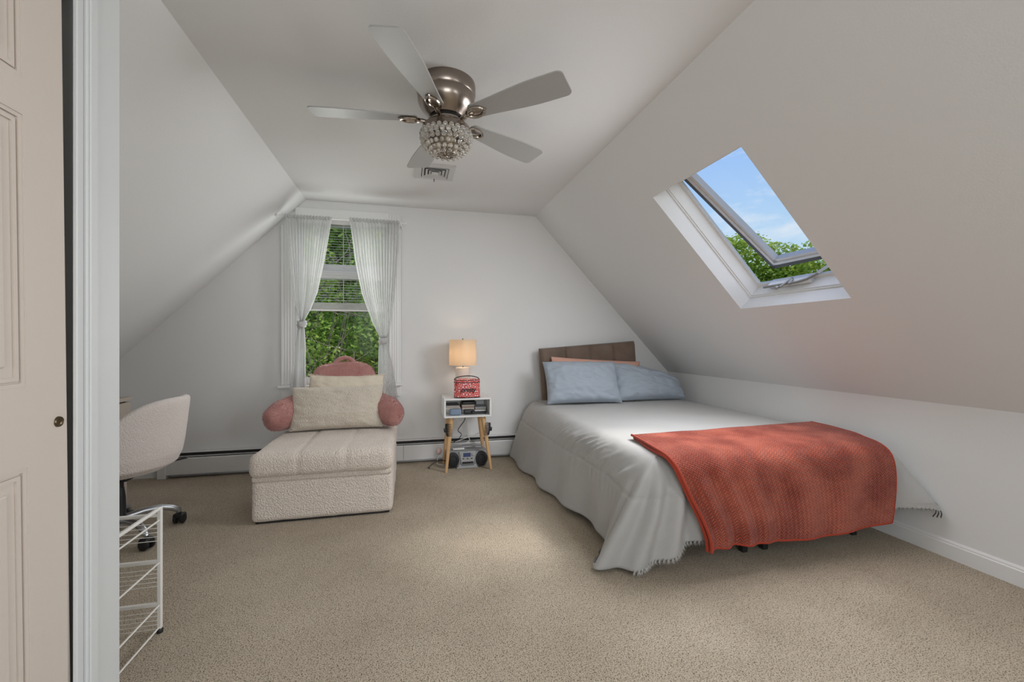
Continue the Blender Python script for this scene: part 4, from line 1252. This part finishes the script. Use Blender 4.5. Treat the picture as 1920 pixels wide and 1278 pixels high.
MB().box(.448, .546, yf - .002, yf + .004, .044, .060, .002, 1).build('disc_slot', M['black'], bb, smooth=False)
m = MB(); m.prism([(.400, yf + .002, .004), (.590, yf + .002, .004), (.560, yf + .002, .042), (.545, yf + .002, .022), (.445, yf + .002, .022), (.430, yf + .002, .042)], (0, .03, 0)); m.build('base_trim', M['silver'], bb, smooth=False, fix=True)
m = MB(); m.tube([(.345, 3.79, .148), (.36, 3.795, .166), (.50, 3.80, .172), (.63, 3.795, .166), (.645, 3.79, .148)], .007, 8); m.build('carry_handle', M['greyp'], bb)

# outlet and cords
ou = thing('wall_outlet', 'white duplex outlet low on the back wall behind the nightstand', 'outlet', (.47, YB, .30))
MB().box(.435, .505, YB - .006, YB, .255, .370, .003, 2).build('plate', M['trim'], ou, smooth=False)
for z in (.288, .336): MB().box(.455, .485, YB - .008, YB - .005, z - .013, z + .013, .002, 1).build('socket', M['whitelam'], ou, smooth=False)
def cord(label, pts, r, mt, name='cable'):
    P = [catmull(pts, j / 60) for j in range(61)]
    return props(MB().tube(P, r, 6).build(name, mt), label, 'cord', 'cords behind the nightstand')
cord('black lamp cord hanging below the nightstand box', [(.50, 3.90, .62), (.495, 3.90, .45), (.50, 3.90, .38), (.44, 3.90, .29), (.47, 3.90, .25), (.45, 3.90, .21), (.47, 3.905, .195), (.40, 3.90, .185)], .0035, M['black'])
cord('white charging cable looping down behind the nightstand', [(.515, 3.895, .60), (.52, 3.895, .42), (.525, 3.895, .30), (.535, 3.88, .22), (.54, 3.86, .195), (.50, 3.84, .184), (.44, 3.80, .176)], .003, M['wcord'])
cord('white cable stretched to the right rear nightstand leg', [(.41, 3.86, .19), (.50, 3.88, .215), (.58, 3.89, .235), (.66, 3.905, .262), (.70, 3.91, .26)], .0035, M['wcord'])
cord('black power cable lying on the carpet left of the boombox', [(.33, 3.80, .035), (.28, 3.80, .05), (.22, 3.79, .035), (.17, 3.76, .006), (.175, 3.73, .006)], .0035, M['black'])
pl_ = thing('plug_adapter', 'pale pink plug-in adapter beside the boombox', 'adapter', (.285, 3.845, 0))
MB().ball((.268, 3.922, .100), .026, (1, .8, 1.2), 10).build('housing', M['pinkplug'], pl_)
m = MB(); m.tube([catmull([(.266, 3.920, .078), (.255, 3.90, .04), (.25, 3.85, .008), (.30, 3.80, .006)], j / 24) for j in range(25)], .003, 6); m.build('cord', M['wcord'], pl_)
ps = thing('power_strip', 'small white power strip lying on top of the boombox', 'power strip', (.43, 3.735, .155))
MB().box(.375, .475, 3.715, 3.745, .1535, .166, .004, 2).build('body', M['wcord'], ps)
for k in range(4): MB().box(.385 + k * .022, .397 + k * .022, 3.722, 3.738, .166, .168, .001, 1).build('socket', M['greyp'], ps)

# ------------------------------------------------------------------ desk and office chair on the left
dk = thing('desk', 'beige laminate desk with a drawer, mostly hidden behind the boucle chair', 'desk', (-2.1, 2.85, 0))
MB().box(-2.40, -1.82, 2.30, 3.42, .700, .724, .003, 2).build('desktop', M['desk'], dk, smooth=False)
MB().box(-2.39, -1.85, 2.33, 3.40, .690, .700).build('gap_shade_strip', M['dark'], dk, smooth=False)  # dark strip painted in for the shaded gap under the desktop
dr = MB().box(-2.38, -1.825, 2.88, 3.41, .585, .690, .004, 2).build('drawer', M['desk'], dk, smooth=False)
MB().ball((-1.815, 3.145, .64), .013, n=8).build('knob', M['bronze'], dr)
MB().box(-2.38, -1.84, 2.34, 3.40, .555, .584).build('apron', M['wood2'], dk, smooth=False)
for x, y in ((-2.37, 2.34), (-2.37, 3.38), (-1.86, 2.34), (-1.86, 3.38)):
    MB().box(x - .02, x + .02, y - .02, y + .02, 0, .556, .003, 1).build('leg', M['desk'], dk, smooth=False)

oc = thing('office_chair', 'pale boucle barrel-back swivel chair on silver star base', 'chair', (-1.57, 2.80, 0))
CX, CY = -1.555, 2.80
def shell(u, v):
    a = 2 * PI * u - PI                      # 0 points to +x, the back of the chair
    k = abs(a) / PI
    zt = .55 + .238 * math.exp(-abs(a / 1.3) ** 3.6) - .085 * sstep((k - .62) / .3)
    seq = [(0, .365), (.10, .367), (.19, .378), (.245, .415), (.262, .47), (.272, .54)]
    w = v * 6.0
    i = int(w)
    if i < 5:
        t = w - i; r = lerp(seq[i][0], seq[i + 1][0], t); z = lerp(seq[i][1], seq[i + 1][1], t)
    else:
        t = min(w - 5, 1); r = .272 + .020 * t * (zt - .54) / .2; z = lerp(.54, max(zt, .50), t)
        if zt < .54: z = lerp(.54, zt, t)
    el = 1 + .10 * math.exp(-(a / .8) ** 2) * sstep(v / .8)
    bulge = 1 - .08 * sstep((k - .6) / .3)
    lx = r * math.cos(a) * el * bulge; ly = r * math.sin(a) * 1.08
    return (CX + lx, CY + ly, z)
m = MB(); m.grid(shell, 72, 40, cu=True)
o = m.build('shell', M['boucle2'], oc, angle=80, fix=True)
md = o.modifiers.new('thick', 'SOLIDIFY'); md.thickness = .045; md.offset = -1
md = o.modifiers.new('round', 'SUBSURF'); md.levels = 1; md.render_levels = 1
m = softbox(CX - .21, CX + .20, CY - .20, CY + .20, .43, .515, .035, .003, 8, 10); m.build('seat_cushion', M['boucle2'], oc, angle=80)
MB().tube([(CX, CY, .36), (CX, CY, .22)], .022, 16).build('gas_lift', M['black'], oc)
MB().lathe([(.034, .10), (.030, .24), (.024, .29)], 20, (CX, CY, 0)).build('column_cover', M['black'], oc)
MB().box(CX - .08, CX + .08, CY - .08, CY + .08, .342, .366, .004, 2).build('mechanism', M['blackm'], oc, smooth=False)
m = MB(); m.tube([(CX, CY, .35), (CX + .16, CY + .18, .375), (CX + .22, CY + .20, .385)], .006, 8); m.ball((CX + .225, CY + .205, .387), .012, (1.6, 1, .6), 8); m.build('lift_lever', M['black'], oc)
BCx, BCy = -1.575, 2.812
MB().lathe([(.0001, .075), (.045, .078), (.045, .13), (.036, .135), (.0001, .135)], 24, (BCx, BCy, 0)).build('hub', M['steel'], oc)
for k in range(5):
    a = R(36 + 72 * k)
    ca, sa = math.cos(a), math.sin(a)
    def pt(r, z): return (BCx + r * ca, BCy + r * sa, z)
    MB().tube([pt(.03, .112), pt(.12, .125), pt(.20, .122), pt(.25, .104), pt(.277, .086), pt(.283, .070)], [.020, .019, .018, .017, .016, .013], 14).build('base_arm', M['steel'], oc)
    ca_ = thing_ = None
    yaw = a + R(50 + 37 * k)
    Mw = Matrix.Translation(Vector((BCx + .285 * ca, BCy + .285 * sa, 0))) @ Matrix.Rotation(yaw, 4, 'Z') @ Matrix.Scale(1.12, 4)
    m = MB()
    for s_ in (-1, 1):
        m.lathe([(.0001, -.009), (.020, -.009), (.0255, -.005), (.0255, .005), (.020, .009), (.0001, .009)], 20, M=Mw @ Matrix.Translation(Vector((0, s_ * .016, .026))) @ Matrix.Rotation(R(90), 4, 'X'))
    m.box(-.022, .022, -.026, .026, .030, .056, .010, 3, M=Mw); m.tube([(0, 0, .05), (0, 0, .068)], .008, 8, M=Mw)
    m.build('caster', M['black'], oc, angle=40)

# ------------------------------------------------------------------ white wire rack behind the closet wall
rk = thing('wire_rack', 'white wire drawer rack standing at the end of the closet wall', 'rack', (-1.1, 1.7, 0))
RX0, RX1, RY0, RY1 = -1.36, -.913, 1.525, 1.88
for x in (RX0, RX1):
    for y in (RY0, RY1):
        MB().box(x - .007, x + .007, y - .007, y + .007, .016, .472, .002, 1).build('post', M['wire'], rk, smooth=False)
        MB().lathe([(.010, 0), (.011, .012), (.007, .018)], 12, (x, y, 0)).build('foot', M['black'], rk)
m = MB()
for x in (RX0, RX1): m.box(x - .0065, x + .0065, RY0, RY1, .464, .474, .002, 1)
for y in (RY0, RY1): m.box(RX0, RX1, y - .006, y + .006, .437, .449, .002, 1)
m.build('top_frame', M['wire'], rk, smooth=False)
for x in (RX0, RX1):
    for z in (.425, .265, .105, .022): MB().tube([(x, RY0, z), (x, RY1, z)], .0032, 6).build('runner', M['wire'], rk)
for z in (.268, .107):
    for y in (RY0, RY1): MB().box(RX0, RX1, y - .006, y + .006, z - .007, z + .007, .002, 1).build('crossbar', M['wire'], rk, smooth=False)
m = MB()
for z0 in (.425, .255, .095):
    for k in range(5):
        z = z0 - .012 - k * .016
        m.tube([(RX0 + .012, RY1 - .012, z), (RX1 - .004, RY1 - .008, z)], .0014, 5)
m.build('wire_grid', M['wire'], rk)

# ------------------------------------------------------------------ outside: ground, vines behind the gable, treetops beyond the skylight
struct(MB().quad((-40, -40, -2.9), (40, -40, -2.9), (40, 40, -2.9), (-40, 40, -2.9)).build('ground_outside', M['lawn'], smooth=False))
struct(MB().grid(lambda u, v: (lerp(-14, 3.5, u), lerp(8.3, 13, v), lerp(-2.9, 6.0, sstep(v)) + .4 * ns((u * 9, v * 5, 1), 1)), 30, 20).build('hillside_outside', M['lawn']))
def foliage(name, mt, parent, c, rad, n, size, seed, front=None, hollow=.35):
    rg = random.Random(seed); vs = []; fs = []; at = []
    for _ in range(n):
        while True:
            p = Vector((rg.uniform(-1, 1), rg.uniform(-1, 1), rg.uniform(-1, 1)))
            if hollow < p.length < 1: break
        q = Vector((c[0] + p.x * rad[0], c[1] + p.y * rad[1], c[2] + p.z * rad[2]))
        wob = 1 + .28 * ns(q, 1.1, seed)
        q = Vector(c) + (q - Vector(c)) * wob
        s_ = size * rg.uniform(.6, 1.35)
        d = Vector((rg.uniform(-1, 1), rg.uniform(-1, 1), rg.uniform(-1, .5))).normalized()
        e = d.cross(Vector((rg.uniform(-.4, .4), rg.uniform(-.4, .4), 1))).normalized()
        nn = d.cross(e)
        i = len(vs)
        vs += [q, q + d * s_ * .5 + e * s_ * .38 + nn * s_ * .08, q + d * s_, q + d * s_ * .5 - e * s_ * .38 + nn * s_ * .08]
        fs += [(i, i + 1, i + 2), (i, i + 2, i + 3)]
        b = min(1, max(0, .45 + .5 * ns(q, 1.6, seed + 2) + rg.uniform(-.3, .3)))
        at += [b] * 4
    m = MB(); m.add(vs, fs)
    o = m.build(name, mt, parent, smooth=False)
    a_ = o.data.attributes.new('leaf', 'FLOAT', 'POINT')
    a_.data.foreach_set('value', at)
    return o
def stems(name, mt, parent, c, rad, n, seed, zg, r=.012, tangle=0):
    rg = random.Random(seed); m = MB()
    for _ in range(n):
        b = Vector((c[0] + rg.uniform(-.5, .5) * rad[0], c[1] + rg.uniform(-.5, .5) * rad[1], zg))
        t = Vector((c[0] + rg.uniform(-1, 1) * rad[0], c[1] + rg.uniform(-1, .6) * rad[1], c[2] + rg.uniform(.1, .9) * rad[2]))
        mid = (b + t) / 2 + Vector((rg.uniform(-.3, .3), rg.uniform(-.3, .3), 0))
        m.tube([catmull([tuple(b), tuple(mid), tuple(t)], j / 8) for j in range(9)], [lerp(r, r * .3, j / 8) for j in range(9)], 5)
        if tangle:
            for _k in range(tangle):
                a0 = Vector((c[0] + rg.uniform(-1, 1) * rad[0], c[1] + rg.uniform(-1, 0) * rad[1], c[2] + rg.uniform(-.5, .8) * rad[2]))
                pt_ = [a0]
                dr_ = Vector((rg.uniform(-1, 1), rg.uniform(-.4, .4), rg.uniform(-.6, 1)))
                for _q in range(4):
                    dr_ = dr_ + Vector((rg.uniform(-.9, .9), rg.uniform(-.4, .4), rg.uniform(-.9, .7)))
                    pt_.append(pt_[-1] + dr_.normalized() * .22)
                m.tube([catmull([tuple(p) for p in pt_], j / 12) for j in range(13)], [lerp(r * .55, r * .25, j / 12) for j in range(13)], 4)
    return m.build(name, mt, parent)
G = 'vine bushes outside the gable window'
LV = ['leafy green vine bush filling the left of the gable window view', 'bright green vine bush straight behind the gable window glass', 'green vine bush at the right of the gable window view']
sh = [((-2.55, 6.3, .6), (.85, .55, 2.3)), ((-1.35, 6.0, .3), (.75, .5, 2.2)), ((-.25, 6.2, .6), (.75, .5, 2.3)), ((.85, 6.5, .7), (.85, .55, 2.4)),
      ((-1.9, 7.5, 1.6), (1.0, .6, 3.0)), ((-.6, 7.7, 1.8), (1.0, .6, 3.2)), ((.7, 7.7, 1.7), (1.0, .6, 3.1)), ((-3.3, 7.6, 1.5), (1.0, .6, 3.0))]
for k, (c, rd) in enumerate(sh):
    lab = 'vine-covered green bush growing close outside the gable window' if k < 4 else 'taller dense green bush in the back row outside the gable window'
    t = thing('vine_bush', lab, 'bush', (c[0], c[1], -2.9), G + (', front row' if k < 4 else ', back row'))
    foliage('foliage', M['leafA'], t, c, rd, 9500 if k < 4 else 9000, .065 if k < 4 else .13, 40 + k)
    stems('stems', M['twig'], t, (c[0], c[1] - (.35 if k in (0, 1) else 0), c[2]), rd, (20 if k in (0, 1) else 12) if k < 4 else 8, 70 + k, -2.9, .008, (7 if k in (0, 1) else 3) if k < 4 else 0)
G = 'trees beyond the skylight'
tr = [((6.6, 9.2, 1.5), (1.5, 1.3, 2.5)), ((8.4, 9.4, 1.5), (1.7, 1.4, 2.5)), ((9.6, 8.6, 1.2), (1.6, 1.4, 2.4)), ((10.8, 7.6, 1.3), (1.6, 1.4, 2.5)), ((8.7, 7.4, .3), (1.4, 1.2, 2.0))]
for k, (c, rd) in enumerate(tr):
    t = thing('leafy_tree', 'yellow-green leafy treetop beyond the open skylight', 'tree', (c[0], c[1], -2.9), G)
    foliage('foliage', M['leafB'], t, c, rd, 26000, .095, 140 + k)
    stems('trunk', M['bark'], t, c, rd, 5, 170 + k, -2.9, .09)

# ------------------------------------------------------------------ light
def area(name, loc, rot, sx, sy, e, col):
    l = bpy.data.lights.new(name, 'AREA'); l.shape = 'RECTANGLE'; l.size = sx; l.size_y = sy; l.energy = e; l.color = col
    o = bpy.data.objects.new(name, l); C.objects.link(o); o.location = loc; o.rotation_euler = rot
    return o
SKYW, BACKW, REARW, SUNW = 24, 8, 37, 2.0
# daylight at skylight and gable window, added fill in shaft and unseen rear
p = slopeR((U0 + U1) / 2, (S0 + S1) / 2, -.004)
nrm = Vector((-.7252, 0, -.6885))
o = area('skylight_daylight', p, nrm.to_track_quat('-Z', 'Y').to_euler(), .70, .90, SKYW, (.95, .97, 1.0))
area('skylight_shaft_fill', slopeR((U0 + U1) / 2, (S0 + S1) / 2, .19), nrm.to_track_quat('-Z', 'Y').to_euler(), .60, .80, 1.1, (1.0, .96, .90))  # extra lamp up the shaft, added to brighten its lining
area('gable_daylight', ((WX0 + WX1) / 2, 3.995, 1.38), (R(-90), 0, 0), .66, 1.25, BACKW, (.97, 1.0, .97))
area('rear_fill', (.1, YF + .05, 1.40), (R(90), 0, 0), 1.5, 1.2, REARW, (.96, .98, 1.0))  # added fill behind the camera, no known window there
area('rear_slope_fill', slopeR((U0 + U1) / 2, -.75, .03), nrm.to_track_quat('-Z', 'Y').to_euler(), .85, .85, 20, (.97, .985, 1.0))  # added unseen fill in the slope, no known skylight there
l = bpy.data.lights.new('sun', 'SUN'); l.energy = SUNW; l.angle = R(11); l.color = (1, .96, .9)
so = bpy.data.objects.new('sun', l); C.objects.link(so); so.location = (8, 1, 9)
so.rotation_euler = Vector((-.74, .13, -1)).to_track_quat('-Z', 'Y').to_euler()

w = bpy.data.worlds.new('sky'); sc.world = w; w.use_nodes = True
N = w.node_tree.nodes; L = w.node_tree.links
bg_ = N['Background']
tc = N.new('ShaderNodeTexCoord'); sep = N.new('ShaderNodeSeparateXYZ'); L.new(tc.outputs['Generated'], sep.inputs[0])
r = N.new('ShaderNodeValToRGB'); e = r.color_ramp.elements
e[0].position = 0; e[0].color = (.62, .76, .86, 1); e[1].position = 1; e[1].color = (.16, .33, .80, 1)
for ps_, c in ((.16, (.54, .74, .90)), (.27, (.42, .64, .93)), (.42, (.30, .52, .96))):
    q = e.new(ps_); q.color = (*c, 1)
L.new(sep.outputs['Z'], r.inputs['Fac'])
mp = N.new('ShaderNodeMapping'); mp.inputs['Scale'].default_value = (5, 5, 14); L.new(tc.outputs['Generated'], mp.inputs[0])
n = N.new('ShaderNodeTexNoise'); n.inputs['Scale'].default_value = 1.3; n.inputs['Detail'].default_value = 5; n.inputs['Roughness'].default_value = .62
L.new(mp.outputs[0], n.inputs['Vector'])
r2 = N.new('ShaderNodeValToRGB'); r2.color_ramp.elements[0].position = .53; r2.color_ramp.elements[1].position = .80
L.new(n.outputs['Fac'], r2.inputs['Fac'])
mx = N.new('ShaderNodeMix'); mx.data_type = 'RGBA'; L.new(r2.outputs['Color'], mx.inputs[0]); L.new(r.outputs['Color'], mx.inputs[6]); mx.inputs[7].default_value = (.80, .86, .93, 1)
L.new(mx.outputs[2], bg_.inputs['Color']); bg_.inputs['Strength'].default_value = .88

# ------------------------------------------------------------------ colour management
vs_ = sc.view_settings
vs_.view_transform = 'Standard'; vs_.look = 'None'; vs_.gamma = 1; vs_.use_curve_mapping = False
vs_.exposure = 0.17
sc.cycles.max_bounces = 10; sc.cycles.diffuse_bounces = 6; sc.cycles.transparent_max_bounces = 16
sc.cycles.sample_clamp_indirect = 5
sc.cycles.use_denoising = True
